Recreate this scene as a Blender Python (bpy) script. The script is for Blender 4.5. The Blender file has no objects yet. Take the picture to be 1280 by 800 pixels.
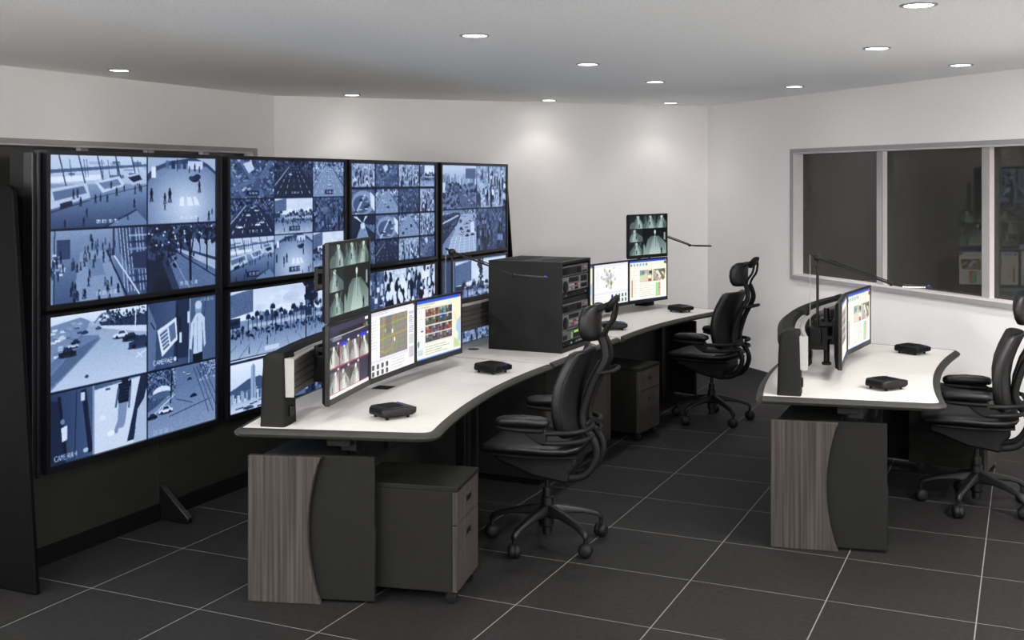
import bpy, math, random
import numpy as np
from mathutils import Vector, Matrix

# ------------------------------------------------------------------ camera, world, exposure
SC = bpy.context.scene
COL = SC.collection
cam_d = bpy.data.cameras.new('camera')
cam_d.sensor_fit = 'HORIZONTAL'; cam_d.sensor_width = 36.0
cam_d.lens = 36.0 * 1420.2 / 1280.0
cam_d.shift_x = 0.0; cam_d.shift_y = -(400.0 - 225.78) / 1280.0
cam_d.clip_start = 0.05
cam = bpy.data.objects.new('camera', cam_d); COL.objects.link(cam)
cam.location = (1.397, -4.427, 1.813)
cam.rotation_euler = (math.pi / 2, 0, 0.42702)
SC.camera = cam

W = bpy.data.worlds.new('room_ambient'); SC.world = W; W.use_nodes = True
bg = W.node_tree.nodes['Background']
bg.inputs[0].default_value = (0.97, 0.985, 1.0, 1); bg.inputs[1].default_value = 0.05
LAMP_W = 7.3
WASH_W = 2.4
REAR_W = 105.0  # strong unseen lamps added around the viewer to brighten walls and ceiling
SIDE_W = 66.0  # unseen lamps added at the right to brighten the right wall
SCREEN = 0.84
SC.view_settings.view_transform = 'Standard'
SC.view_settings.look = 'None'
SC.view_settings.exposure = 0.46
SC.view_settings.gamma = 1.0
SC.view_settings.use_curve_mapping = False
SC.cycles.use_denoising = True
SC.cycles.max_bounces = 8
SC.cycles.diffuse_bounces = 7

PI = math.pi
R = math.radians
H_CEIL = 2.585

# ------------------------------------------------------------------ materials
def s2l(c):
    return tuple(((x / 255.0) / 12.92 if x / 255.0 <= 0.04045 else ((x / 255.0 + 0.055) / 1.055) ** 2.4) for x in c)

MATS = {}
def mat(name, col, rough=0.5, metal=0.0, spec=0.5, var=0.12, scale=40.0, stretch=(1, 1, 1), bump=0.0, emit=None, estr=0.0, col2=None, coat=0.0, rng=(0.35, 0.65), detail=3.0):
    m = bpy.data.materials.new(name); m.use_nodes = True
    nt = m.node_tree; b = nt.nodes['Principled BSDF']
    b.inputs['Roughness'].default_value = rough; b.inputs['Metallic'].default_value = metal
    b.inputs['Specular IOR Level'].default_value = spec
    b.inputs['Coat Weight'].default_value = coat
    tc = nt.nodes.new('ShaderNodeTexCoord'); mp = nt.nodes.new('ShaderNodeMapping')
    mp.inputs['Scale'].default_value = stretch
    nz = nt.nodes.new('ShaderNodeTexNoise'); nz.inputs['Scale'].default_value = scale; nz.inputs['Detail'].default_value = detail
    nt.links.new(tc.outputs['Object'], mp.inputs[0]); nt.links.new(mp.outputs[0], nz.inputs['Vector'])
    rp = nt.nodes.new('ShaderNodeValToRGB')
    c2 = col2 if col2 else tuple(min(1, x * (1 + var)) for x in col)
    c1 = col if col2 else tuple(x * (1 - var) for x in col)
    rp.color_ramp.elements[0].position = rng[0]; rp.color_ramp.elements[0].color = (*c1, 1)
    rp.color_ramp.elements[1].position = rng[1]; rp.color_ramp.elements[1].color = (*c2, 1)
    nt.links.new(nz.outputs['Fac'], rp.inputs[0]); nt.links.new(rp.outputs[0], b.inputs['Base Color'])
    if bump:
        bp = nt.nodes.new('ShaderNodeBump'); bp.inputs['Strength'].default_value = bump; bp.inputs['Distance'].default_value = 0.002
        nt.links.new(nz.outputs['Fac'], bp.inputs['Height']); nt.links.new(bp.outputs[0], b.inputs['Normal'])
    if emit:
        b.inputs['Emission Color'].default_value = (*emit, 1); b.inputs['Emission Strength'].default_value = estr
    MATS[name] = m
    return m

mat('wall_paint', (0.87, 0.855, 0.845), 0.85, spec=0.2, var=0.012, scale=90)
mat('ceiling_paint', (0.93, 0.95, 0.955), 0.95, spec=0.1, var=0.05, scale=70, bump=0.5)
mat('tile_stone', (0.0072, 0.0070, 0.0068), 0.7, spec=0.12, col2=(0.0118, 0.0113, 0.0111), scale=38, detail=6)
mat('grout', (0.1092, 0.1076, 0.1037), 0.9, var=0.1, scale=60)
mat('laminate', (0.4661, 0.4467, 0.4233), 0.5, spec=0.2, var=0.025, scale=24)
mat('trim_charcoal', (0.0202, 0.0202, 0.0178), 0.55, spec=0.2, var=0.05, scale=20)
mat('panel_charcoal', (0.0047, 0.0047, 0.0041), 0.6, spec=0.12, var=0.05, scale=15)
mat('dark_panel', (0.0054, 0.0054, 0.0050), 0.6, spec=0.15, var=0.06, scale=15)
mat('wall_panel', (0.0107, 0.0107, 0.0092), 0.6, spec=0.15, var=0.05, scale=12)
mat('black_plastic', (0.0017, 0.0017, 0.0017), 0.45, spec=0.22, var=0.1, scale=60)
mat('wing_black', (0.0011, 0.0011, 0.0011), 0.5, spec=0.06, var=0.1, scale=60)
mat('soft_black', (0.0014, 0.0014, 0.0013), 0.62, spec=0.2, var=0.12, scale=120)
mat('leather', (0.0014, 0.0013, 0.0013), 0.45, spec=0.3, var=0.15, scale=150, bump=0.15)
mat('bezel', (0.0062, 0.0060, 0.0060), 0.35, spec=0.3, var=0.05, scale=30)
mat('wall_bezel', (0.0047, 0.0051, 0.0070), 0.3, spec=0.5, var=0.05, scale=30)
mat('rack_steel', (0.0044, 0.0045, 0.0045), 0.5, spec=0.25, var=0.05, scale=50)
mat('alu', (0.2100, 0.2075, 0.2000), 0.45, metal=0.0, spec=0.5, var=0.04, scale=30)
mat('slat_alu', (0.0536, 0.0485, 0.0449), 0.42, metal=0.2, spec=0.5, var=0.12, scale=30, stretch=(1, 1, 30))
mat('wood', (0.0158, 0.0132, 0.0119), 0.6, spec=0.12, col2=(0.0375, 0.0326, 0.0300), scale=34, stretch=(2.6, 2.6, 0.04), detail=8, rng=(0.36, 0.64))
mat('frame_grey', (0.3280, 0.3198, 0.3239), 0.6, var=0.02, scale=30)
mat('reveal_pink', (0.66, 0.615, 0.63), 0.6, var=0.02, scale=30)
mat('glass_dark', (0.030, 0.030, 0.0265), 0.01, spec=0.6, var=0.03, scale=2)
mat('chrome', (0.5, 0.5, 0.5), 0.3, metal=0.8, var=0.03)
mat('grey_face', (0.1100, 0.1073, 0.1128), 0.45, var=0.06, scale=60)
mat('green_face', (0.0660, 0.0780, 0.0810), 0.5, var=0.06, scale=60)
mat('violet_led', (0.05, 0.02, 0.5), 0.3, emit=(0.10, 0.04, 0.7), estr=0.5)
mat('lime_lcd', (0.2, 0.4, 0.05), 0.3, emit=(0.35, 0.6, 0.05), estr=0.45)
mat('red_key', (0.2100, 0.0180, 0.0180), 0.4)
mat('white_key', (0.2500, 0.2500, 0.2500), 0.4)
mat('lamp_lens', (0.9, 0.9, 0.9), 0.4, emit=(1.0, 0.98, 0.95), estr=9.0)
mat('led_row', (0.9, 0.9, 0.9), 0.4, emit=(1.0, 0.99, 0.97), estr=1.2)

def screen_mat():
    m = bpy.data.materials.new('screen_image'); m.use_nodes = True
    nt = m.node_tree; b = nt.nodes['Principled BSDF']
    at = nt.nodes.new('ShaderNodeAttribute'); at.attribute_name = 'picture'
    b.inputs['Base Color'].default_value = (0.004, 0.004, 0.005, 1)
    b.inputs['Roughness'].default_value = 0.35; b.inputs['Specular IOR Level'].default_value = 0.3
    nt.links.new(at.outputs['Color'], b.inputs['Emission Color'])
    b.inputs['Emission Strength'].default_value = SCREEN
    MATS['screen'] = m
screen_mat()

# ------------------------------------------------------------------ mesh helpers
class G:
    """collects shapes; build() links them as one mesh object"""
    def __init__(s): s.v = []; s.f = []
    def add(s, vs, fs):
        o = len(s.v); s.v += [tuple(p) for p in vs]; s.f += [tuple(i + o for i in f) for f in fs]; return s
    def box(s, lo, hi):
        (a, b, c), (d, e, f) = lo, hi
        return s.add([(a, b, c), (d, b, c), (d, e, c), (a, e, c), (a, b, f), (d, b, f), (d, e, f), (a, e, f)],
                     [(0, 3, 2, 1), (4, 5, 6, 7), (0, 1, 5, 4), (1, 2, 6, 5), (2, 3, 7, 6), (3, 0, 4, 7)])
    def obox(s, c, size, rz=0.0, ry=0.0):
        m = Matrix.Rotation(rz, 3, 'Z') @ Matrix.Rotation(ry, 3, 'Y')
        h = [x / 2 for x in size]; o = len(s.v)
        g = G().box((-h[0], -h[1], -h[2]), tuple(h))
        return s.add([Vector(c) + m @ Vector(p) for p in g.v], g.f)
    def prism(s, poly, a, b, axis='z'):
        """poly 2d extruded between a and b; axis z: (x,y); y: (x,z); x: (y,z)"""
        def P(p, t):
            return (p[0], p[1], t) if axis == 'z' else ((p[0], t, p[1]) if axis == 'y' else (t, p[0], p[1]))
        n = len(poly)
        vs = [P(p, a) for p in poly] + [P(p, b) for p in poly]
        fs = [tuple(range(n))[::-1], tuple(range(n, 2 * n))] + [(i, (i + 1) % n, n + (i + 1) % n, n + i) for i in range(n)]
        return s.add(vs, fs)
    def loft(s, rings, cap=True, closed=False):
        n = len(rings[0]); vs = [p for r in rings for p in r]; fs = []
        m = len(rings)
        for k in range(m if closed else m - 1):
            k2 = (k + 1) % m
            for i in range(n):
                j = (i + 1) % n
                fs.append((k * n + i, k * n + j, k2 * n + j, k2 * n + i))
        if cap and not closed:
            fs.append(tuple(range(n))[::-1]); fs.append(tuple(range((m - 1) * n, m * n)))
        return s.add(vs, fs)
    def tube(s, path, r, n=10, flat=1.0, up=None, cap=True):
        path = [Vector(p) for p in path]; rings = []
        rr = r if isinstance(r, (list, tuple)) else [r] * len(path)
        ref = Vector(up) if up else None
        for i, p in enumerate(path):
            t = (path[min(i + 1, len(path) - 1)] - path[max(i - 1, 0)]).normalized()
            if ref is None:
                ref = Vector((0, 0, 1)) if abs(t.z) < 0.9 else Vector((1, 0, 0))
            u = (ref - t * ref.dot(t)).normalized(); w = t.cross(u)
            if not up: ref = u
            rings.append([p + u * (rr[i] * math.cos(2 * PI * k / n)) + w * (rr[i] * flat * math.sin(2 * PI * k / n)) for k in range(n)])
        return s.loft(rings, cap)
    def lathe(s, prof, c=(0, 0, 0), n=20, axis='z', cap=True):
        rings = []
        for r_, h in prof:
            ring = []
            for k in range(n):
                a = 2 * PI * k / n; x, y = r_ * math.cos(a), r_ * math.sin(a)
                q = (x, y, h) if axis == 'z' else ((h, x, y) if axis == 'x' else (y, h, x))
                ring.append((q[0] + c[0], q[1] + c[1], q[2] + c[2]))
            rings.append(ring)
        return s.loft(rings, cap)
    def build(s, name, m, parent=None, smooth=35, bevel=0.0, seg=2):
        me = bpy.data.meshes.new(name); me.from_pydata(s.v, [], s.f); me.update()
        me.materials.append(MATS[m])
        if smooth:
            me.polygons.foreach_set('use_smooth', [True] * len(me.polygons))
            me.set_sharp_from_angle(angle=R(smooth))
        o = bpy.data.objects.new(name, me); COL.objects.link(o)
        if parent: o.parent = parent
        if bevel:
            b = o.modifiers.new('bevel', 'BEVEL'); b.width = bevel; b.segments = seg; b.limit_method = 'ANGLE'; b.angle_limit = R(40)
        return o

def tag(o, label=None, cat=None, group=None, kind=None):
    if label: o['label'] = label
    if cat: o['category'] = cat
    if group: o['group'] = group
    if kind: o['kind'] = kind
    return o

def thing(name, label, cat, loc=(0, 0, 0), rz=0.0, group=None):
    o = bpy.data.objects.new(name, None); COL.objects.link(o); o.empty_display_size = 0.1
    o.location = loc; o.rotation_euler = (0, 0, rz)
    return tag(o, label, cat, group)

def copy_tree(o, parent=None):
    c = o.copy(); COL.objects.link(c); c.parent = parent
    for ch in list(o.children): copy_tree(ch, c)
    return c

def rounded(poly, r, n=5):
    """round the corners of a 2d polygon; r a number or a list per corner"""
    out = []; m = len(poly)
    for i, p in enumerate(poly):
        rr = r[i] if isinstance(r, (list, tuple)) else r
        p = Vector(p)
        if rr <= 0: out.append(tuple(p)); continue
        a = (Vector(poly[i - 1]) - p); b = (Vector(poly[(i + 1) % m]) - p)
        ra = min(rr, a.length * 0.49); rb = min(rr, b.length * 0.49)
        p0 = p + a.normalized() * ra; p2 = p + b.normalized() * rb
        for k in range(n + 1):
            t = k / n; q = p0 * (1 - t) ** 2 + p * 2 * t * (1 - t) + p2 * t * t; out.append(tuple(q))
    return out

def superring(c, hw, ht, n=24, e=3.2, plane='yz'):
    out = []
    for k in range(n):
        a = 2 * PI * k / n; ca, sa = math.cos(a), math.sin(a)
        x = math.copysign(abs(ca) ** (2 / e), ca) * hw; y = math.copysign(abs(sa) ** (2 / e), sa) * ht
        out.append((x, y))
    return out

def spline(pts, n=4):
    """Catmull-Rom through points"""
    P = [Vector(p) for p in pts]; out = []
    for i in range(len(P) - 1):
        p0 = P[max(i - 1, 0)]; p1 = P[i]; p2 = P[i + 1]; p3 = P[min(i + 2, len(P) - 1)]
        for k in range(n):
            t = k / n
            out.append(0.5 * ((2 * p1) + (p2 - p0) * t + (2 * p0 - 5 * p1 + 4 * p2 - p3) * t * t + (3 * p1 - p0 - 3 * p2 + p3) * t ** 3))
    out.append(P[-1]); return out

# ------------------------------------------------------------------ the room
LW = -4.86                      # left wall plane x
K1 = Vector((LW, 4.095)); K2 = Vector((-1.636, 7.136)); K3 = Vector((4.5, 1.0))

def wall_with_window(name, A, B, hole, mname='wall_paint', thick=0.16):
    """vertical wall from A to B (inner face on the left of A->B is the room), hole = (s0, s1, z0, z1)"""
    A = Vector(A); B = Vector(B); d = (B - A); L = d.length; d.normalize(); nrm = Vector((d.y, -d.x))   # outward
    g = G()
    def blk(s0, s1, z0, z1):
        p = [A + d * s0, A + d * s1, A + d * s1 + nrm * thick, A + d * s0 + nrm * thick]
        g.prism([(q.x, q.y) for q in p], z0, z1)
    if hole:
        s0, s1, z0, z1 = hole
        blk(0, L, 0, z0); blk(0, L, z1, H_CEIL); blk(0, s0, z0, z1); blk(s1, L, z0, z1)
    else:
        blk(0, L, 0, H_CEIL)
    o = g.build(name, mname, smooth=0); tag(o, kind='structure')
    return A, d, nrm

# floor: grout bed with tiles laid on it
bed = G().box((-6.4, -7.2, -0.06), (5.6, 9.0, -0.0003)).build('floor', 'grout', smooth=0); tag(bed, kind='structure')
TS = 0.6; GAP = 0.0048
tg = G().box((-TS / 2 + GAP / 2, -TS / 2 + GAP / 2, -0.010), (TS / 2 - GAP / 2, TS / 2 - GAP / 2, 0.0))
tile0 = None
far = G()
for i in range(-10, 9):
    for j in range(-11, 14):
        cx, cy = (i + 0.5) * TS, (j + 0.5) * TS
        if -5 <= i <= 5 and -5 <= j <= 12:
            if tile0 is None:
                t = tg.build('tile', 'tile_stone', bed, smooth=0); tile0 = t
            else:
                t = tile0.copy(); COL.objects.link(t); t.parent = bed
            t.location = (cx, cy, 0)
        else:
            far.box((cx - TS / 2 + GAP / 2, cy - TS / 2 + GAP / 2, -0.010), (cx + TS / 2 - GAP / 2, cy + TS / 2 - GAP / 2, 0.0))
tag(far.build('tile_field', 'tile_stone', bed, smooth=0), kind='stuff')

tag(G().box((-6.4, -7.2, H_CEIL), (5.6, 9.0, H_CEIL + 0.1)).build('ceiling', 'ceiling_paint', smooth=0), kind='structure')

WZ0, WZ1 = 0.955, 2.066
# left wall runs from the corner K1 back towards the camera
# orientation: outward normal is on the right of the travel direction
Al, dl, nl = wall_with_window('wall_left', K1, (LW, -6.6), (0.31, 6.6, WZ0, WZ1))
Ab, db, nb = wall_with_window('wall_back', K2, K1, None)
SW0 = 1.535
Ar, dr, nr = wall_with_window('wall_right', K3, K2, ((K3 - K2).length - SW0 - 3.72, (K3 - K2).length - SW0, WZ0, WZ1))

wall_with_window('wall_rear', (LW, -6.6), (4.5, -6.6), None)
wall_with_window('wall_side', (4.5, -6.6), K3, None)

def window(name, A, d, n, s0, s1, mulls):
    """frame, mullions and panes in a wall opening"""
    root = bpy.data.objects.new(name, None); COL.objects.link(root); tag(root, kind='structure')
    def blk(g, a0, a1, z0, z1, o0, o1):
        p = [A + d * a0 + n * o0, A + d * a1 + n * o0, A + d * a1 + n * o1, A + d * a0 + n * o1]
        g.prism([(q.x, q.y) for q in p], z0, z1)
    fw = 0.034; mulls = sorted(mulls)
    for (a0, a1, z0, z1) in ((s0 - fw, s1 + fw, WZ1, WZ1 + fw), (s0 - fw, s1 + fw, WZ0 - fw - .002, WZ0), (s0 - fw, s0, WZ0, WZ1), (s1, s1 + fw, WZ0, WZ1)):
        g = G(); blk(g, a0, a1, z0, z1, -0.022, 0.004); g.build('casing', 'frame_grey', root, smooth=0)
    g = G()                                     # reveal lining
    blk(g, s0, s1, WZ1 - 0.012, WZ1, -0.01, 0.14); blk(g, s0, s1, WZ0, WZ0 + 0.012, -0.01, 0.13)
    blk(g, s0, s0 + 0.012, WZ0, WZ1, -0.01, 0.13); blk(g, s1 - 0.012, s1, WZ0, WZ1, -0.01, 0.13)
    g.build('reveal', 'reveal_pink', root, smooth=0)
    edges = [s0 + 0.012]
    for mc in mulls:
        g = G(); blk(g, mc - 0.030, mc + 0.030, WZ0, WZ1, 0.044, 0.098)
        mo = g.build('mullion', 'reveal_pink', root, smooth=0)
        g = G(); blk(g, mc - 0.032, mc + 0.032, WZ0, WZ1, 0.034, 0.0445)
        g.build('mullion_face', 'frame_grey', mo, smooth=0)
        edges += [mc - 0.030, mc + 0.030]
    edges.append(s1 - 0.012)
    for k in range(0, len(edges), 2):
        g = G(); blk(g, edges[k], edges[k + 1], WZ0 + 0.01, WZ1 - 0.01, 0.090, 0.097)
        g.build('pane', 'glass_dark', root, smooth=0)
    return root
LR = (K3 - K2).length
m1, m2 = 2.680, 3.848
window('window_1', Ar, dr, nr, LR - SW0 - 3.72, LR - SW0, [LR - m1, LR - m2])
window('window_2', Al, dl, nl, 0.31, 6.6, [4.095 - y for y in (3.20, 2.54, 1.85, 0.75, -0.4, -1.5)])

# ------------------------------------------------------------------ recessed downlights, and unseen ones added for brightness
DL = [(-4.382, 1.655, 'downlight above the left wall window'),
      (-4.153, 4.291, 'downlight lighting the back wall nearest the left corner'),
      (-1.281, 0.981, 'downlight over the near left desk, in the bluish patch of ceiling'),
      (-1.261, 2.627, 'downlight over the equipment rack'),
      (-2.789, 5.625, 'downlight lighting the middle of the back wall'),
      (-1.256, 4.098, 'downlight over the far left desk'),
      (-1.837, 6.469, 'downlight lighting the back wall beside the right corner'),
      (-0.352, 5.004, 'downlight in front of the first window pane'),
      (0.591, 2.472, 'downlight over the right-hand desk'),
      (0.983, 3.705, 'downlight close to the right wall window'),
      (0.956, 0.853, 'large-looking downlight nearest the viewer at the top right'),
      (-4.40, -0.4, 'downlight added out of view behind the video wall'),  # from here on, lamps added out of view to lift wall and ceiling brightness
      (-1.333, -0.75, 'downlight added out of view over the aisle before the near left desk'),
      (-1.333, -2.3, 'downlight added out of view on the left'), (0.95, -0.9, 'downlight added out of view over the aisle before the right desk'),
      (0.95, -2.4, 'downlight added out of view over the aisle beside the viewer'), (2.3, 1.0, 'downlight added out of view at the right wall'), (2.7, 0.2, 'downlight added out of view on the right')]
DL += [(x, y, 'downlight added out of view behind the viewer, %s, %s row' % (a, b)) for x, a in ((-3.6, 'by the left wall'), (-1.4, 'left of the middle'), (1.0, 'right of the middle'), (3.3, 'by the right wall')) for y, b in ((-5.6, 'last'), (-3.9, 'next to last'))] + [(3.3, -1.9, 'downlight added out of view to the right of the viewer'), (-3.6, -2.2, 'downlight added out of view to the left of the viewer')]  # more unseen lamps, added only as extra light for walls and ceiling
WASH = (0, 1, 4, 6)
DIM = {9: 0.55, 7: 0.6, 8: 0.62}
for k, (x, y, lab) in enumerate(DL):
    if k == 0:
        t = thing('downlight', 'round recessed ' + lab, 'downlight', (x, y, H_CEIL), 0, 'ceiling downlights')
        G().lathe([(0.062, -0.0005), (0.066, -0.006), (0.078, -0.005), (0.082, -0.0005), (0.062, -0.0005)], n=28, cap=False).build('trim_ring', 'frame_grey', t)
        G().lathe([(0.063, -0.0005), (0.063, -0.003), (0.03, -0.0035)], n=28).build('lens', 'lamp_lens', t)
        dl0 = t
    else:
        t = copy_tree(dl0); t.location = (x, y, H_CEIL); t['label'] = 'round recessed ' + lab
    ld = bpy.data.lights.new('downlight_glow', 'AREA'); ld.shape = 'DISK'; ld.size = 0.12; ld.energy = (LAMP_W * 0.02 if k in WASH else (REAR_W if y < -3 or x > 3 else SIDE_W if x > 2 else LAMP_W * DIM.get(k, 1.0))); ld.color = (1.0, 0.98, 0.965); ld.spread = R(180 if y < -3 or x > 2 else 85 if k in (7, 9) else 150)
    lo = bpy.data.objects.new('downlight_glow', ld); COL.objects.link(lo); lo.parent = t; lo.location = (0, 0, -0.012)
    if k in WASH:                                        # lamps beside a wall have a tight reflector: scallops on the wall
        ld = bpy.data.lights.new('downlight_beam', 'SPOT'); ld.energy = WASH_W; ld.spot_size = R(114); ld.spot_blend = 0.62; ld.shadow_soft_size = 0.04; ld.color = (1.0, 0.95, 0.92)
        lo = bpy.data.objects.new('downlight_beam', ld); COL.objects.link(lo); lo.parent = t; lo.location = (0, 0, -0.02)

# ------------------------------------------------------------------ pictures on the screens
_SEG = {'a': ((0, 0), (1, 0)), 'b': ((1, 0), (1, .5)), 'c': ((1, .5), (1, 1)), 'd': ((0, 1), (1, 1)), 'e': ((0, .5), (0, 1)), 'f': ((0, 0), (0, .5)), 'g': ((0, .5), (1, .5))}
STROKES = {k: [_SEG[q] for q in v] for k, v in {'0': 'abcdef', '1': 'bc', '2': 'abged', '3': 'abgcd', '4': 'fgbc', '5': 'afgcd', '6': 'afgecd', '7': 'abc', '8': 'abcdefg', '9': 'gfabcd', 'E': 'afged'}.items()}
STROKES.update({':': [((.5, .25), (.5, .4)), ((.5, .65), (.5, .8))], 'C': [((1, .15), (.7, 0), (.25, 0), (0, .25), (0, .75), (.25, 1), (.7, 1), (1, .85))], 'A': [((0, 1), (.5, 0), (1, 1)), ((.2, .65), (.8, .65))],
                'M': [((0, 1), (0, 0), (.5, .6), (1, 0), (1, 1))], 'R': [((0, 1), (0, 0), (.8, 0), (1, .25), (.8, .5), (0, .5)), ((.5, .5), (1, 1))]})

class Pic:
    """a small raster painter; coordinates 0..1, y down"""
    def __init__(s, w, h, base=0.5, ch=1):
        s.w, s.h, s.ch = w, h, ch; s.a = np.zeros((h, w, ch)); s.a[:] = base
        s.X, s.Y = np.meshgrid((np.arange(w) + .5) / w, (np.arange(h) + .5) / h)
    def _bb(s, x0, y0, x1, y1):
        return max(0, int(x0 * s.w)), max(0, int(y0 * s.h)), min(s.w, int(x1 * s.w) + 2), min(s.h, int(y1 * s.h) + 2)
    def put(s, x0, y0, x1, y1, mask, c, al=1.0):
        if x1 <= x0 or y1 <= y0: return
        v = s.a[y0:y1, x0:x1]; m = (mask * al)[..., None]; v[:] = v * (1 - m) + np.asarray(c, float) * m
    def rect(s, x0, y0, x1, y1, c, al=1.0):
        a, b, d, e = int(round(x0 * s.w)), int(round(y0 * s.h)), int(round(x1 * s.w)), int(round(y1 * s.h))
        a, b = max(a, 0), max(b, 0)
        if d > a and e > b: s.a[b:e, a:d] = s.a[b:e, a:d] * (1 - al) + np.asarray(c, float) * al
    def vgrad(s, y0, y1, c0, c1):
        b, e = int(y0 * s.h), int(y1 * s.h)
        t = np.linspace(0, 1, max(1, e - b))[:, None, None]; s.a[b:e] = np.asarray(c0) * (1 - t) + np.asarray(c1) * t
    def poly(s, pts, c, al=1.0):
        xs = [p[0] for p in pts]; ys = [p[1] for p in pts]
        x0, y0, x1, y1 = s._bb(min(xs), min(ys), max(xs), max(ys))
        if x1 <= x0 or y1 <= y0: return
        X = s.X[y0:y1, x0:x1]; Y = s.Y[y0:y1, x0:x1]; ins = np.zeros(X.shape, bool); n = len(pts)
        for i in range(n):
            xa, ya = pts[i]; xb, yb = pts[i - 1]
            if ya == yb: continue
            ins ^= ((ya > Y) != (yb > Y)) & (X < (xb - xa) * (Y - ya) / (yb - ya) + xa)
        s.put(x0, y0, x1, y1, ins.astype(float), c, al)
    def line(s, xa, ya, xb, yb, wd, c, al=1.0):
        dx, dy = xb - xa, (yb - ya) * s.h / s.w; L = math.hypot(dx, dy) or 1e-6
        nx, ny = -dy / L * wd / 2, dx / L * wd / 2 * s.w / s.h
        s.poly([(xa + nx, ya + ny), (xb + nx, yb + ny), (xb - nx, yb - ny), (xa - nx, ya - ny)], c, al)
    def ell(s, cx, cy, rx, ry, c, al=1.0):
        x0, y0, x1, y1 = s._bb(cx - rx, cy - ry, cx + rx, cy + ry)
        if x1 <= x0 or y1 <= y0: return
        X = s.X[y0:y1, x0:x1]; Y = s.Y[y0:y1, x0:x1]
        s.put(x0, y0, x1, y1, ((((X - cx) / rx) ** 2 + ((Y - cy) / ry) ** 2) < 1).astype(float), c, al)
    def noise(s, rg, amt, cell=3, box=(0, 0, 1, 1)):
        a, b, d, e = int(box[0] * s.w), int(box[1] * s.h), int(box[2] * s.w), int(box[3] * s.h)
        if d <= a or e <= b: return
        n = rg.random(((e - b) // cell + 2, (d - a) // cell + 2)) - .5
        n = np.repeat(np.repeat(n, cell, 0), cell, 1)[:e - b, :d - a]
        s.a[b:e, a:d] = np.clip(s.a[b:e, a:d] + amt * 2 * n[..., None], 0, 1)
    def text(s, x, y, t, hgt, c, al=1.0):
        wd = hgt * .62 * s.h / s.w
        for i, q in enumerate(t):
            ox = x + i * wd * 1.32
            for pts in STROKES.get(q, ()):
                for (xa, ya), (xb, yb) in zip(pts[:-1], pts[1:]):
                    s.line(ox + xa * wd, y + ya * hgt, ox + xb * wd, y + yb * hgt, wd * .24, c, al)
    def person(s, x, y, h, c=0.08, c2=None):
        w = h * 0.3 * s.h / s.w
        s.ell(x, y - h * .9, w * .33, h * .11, c); s.ell(x, y - h * .62, w * .55, h * .24, c2 if c2 is not None else c)
        s.line(x - w * .15, y - h * .45, x - w * .35, y, w * .4, c); s.line(x + w * .15, y - h * .45, x + w * .4, y - h * .03, w * .4, c)
        s.ell(x, y, w * 0.9, h * .04, c, 0.4)
    def car(s, x, y, w, c=0.85):
        h = w * 0.42 * s.w / s.h
        s.ell(x, y + h * .42, w * .55, h * .16, 0.1, .6)
        s.poly([(x - w / 2, y + h * .35), (x - w / 2, y), (x - w * .28, y - h * .08), (x - w * .16, y - h * .42), (x + w * .2, y - h * .42), (x + w * .34, y - h * .05), (x + w / 2, y), (x + w / 2, y + h * .35)], c)
        s.poly([(x - w * .22, y - h * .05), (x - w * .13, y - h * .35), (x + w * .17, y - h * .35), (x + w * .27, y - h * .05)], 0.25)
        s.ell(x - w * .28, y + h * .34, w * .09, h * .16, 0.05); s.ell(x + w * .3, y + h * .34, w * .09, h * .16, 0.05)
    def tree(s, rg, x, y, r_, c=0.18, trunk=None, n=26):
        ry = r_ * s.w / s.h
        if trunk: s.line(x, y, x, trunk, r_ * .12, c * .7)
        for _ in range(n):
            q = rg.normal(0, .45, 2); k = rg.uniform(.15, .4)
            s.ell(x + q[0] * r_, y + q[1] * ry, r_ * k, ry * k, max(0, c + rg.normal(0, .08)))
    def palm(s, rg, x, y, h, c=0.2):
        s.line(x, y, x, y - h, .009, c); k = s.w / s.h
        for a in np.linspace(-.3, PI + .3, 8):
            s.line(x, y - h, x + math.cos(a) * h * .28 / k, y - h - math.sin(a) * h * .22, .011, c + rg.normal(0, .04))
        s.ell(x, y - h, h * .13 / k, h * .11, c)
    def paste(s, p, x0, y0, x1, y1):
        a, b, d, e = [int(round(v)) for v in (x0 * s.w, y0 * s.h, x1 * s.w, y1 * s.h)]
        yi = np.clip(((np.arange(e - b) + .5) / (e - b) * p.h).astype(int), 0, p.h - 1); xi = np.clip(((np.arange(d - a) + .5) / (d - a) * p.w).astype(int), 0, p.w - 1)
        s.a[b:e, a:d] = p.a[yi][:, xi]
    def half(s):
        a = s.a; h2, w2 = s.h // 2, s.w // 2
        return a[:h2 * 2, :w2 * 2].reshape(h2, 2, w2, 2, s.ch).mean((1, 3))

def stamp(p, x=.45, y=.9, t='09:03:36:20', box=False, h=.05):
    if box: p.rect(x - .05, y - .04, x + .24, y + h + .04, .1, .75)
    p.text(x, y, t, h, .92)

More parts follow.
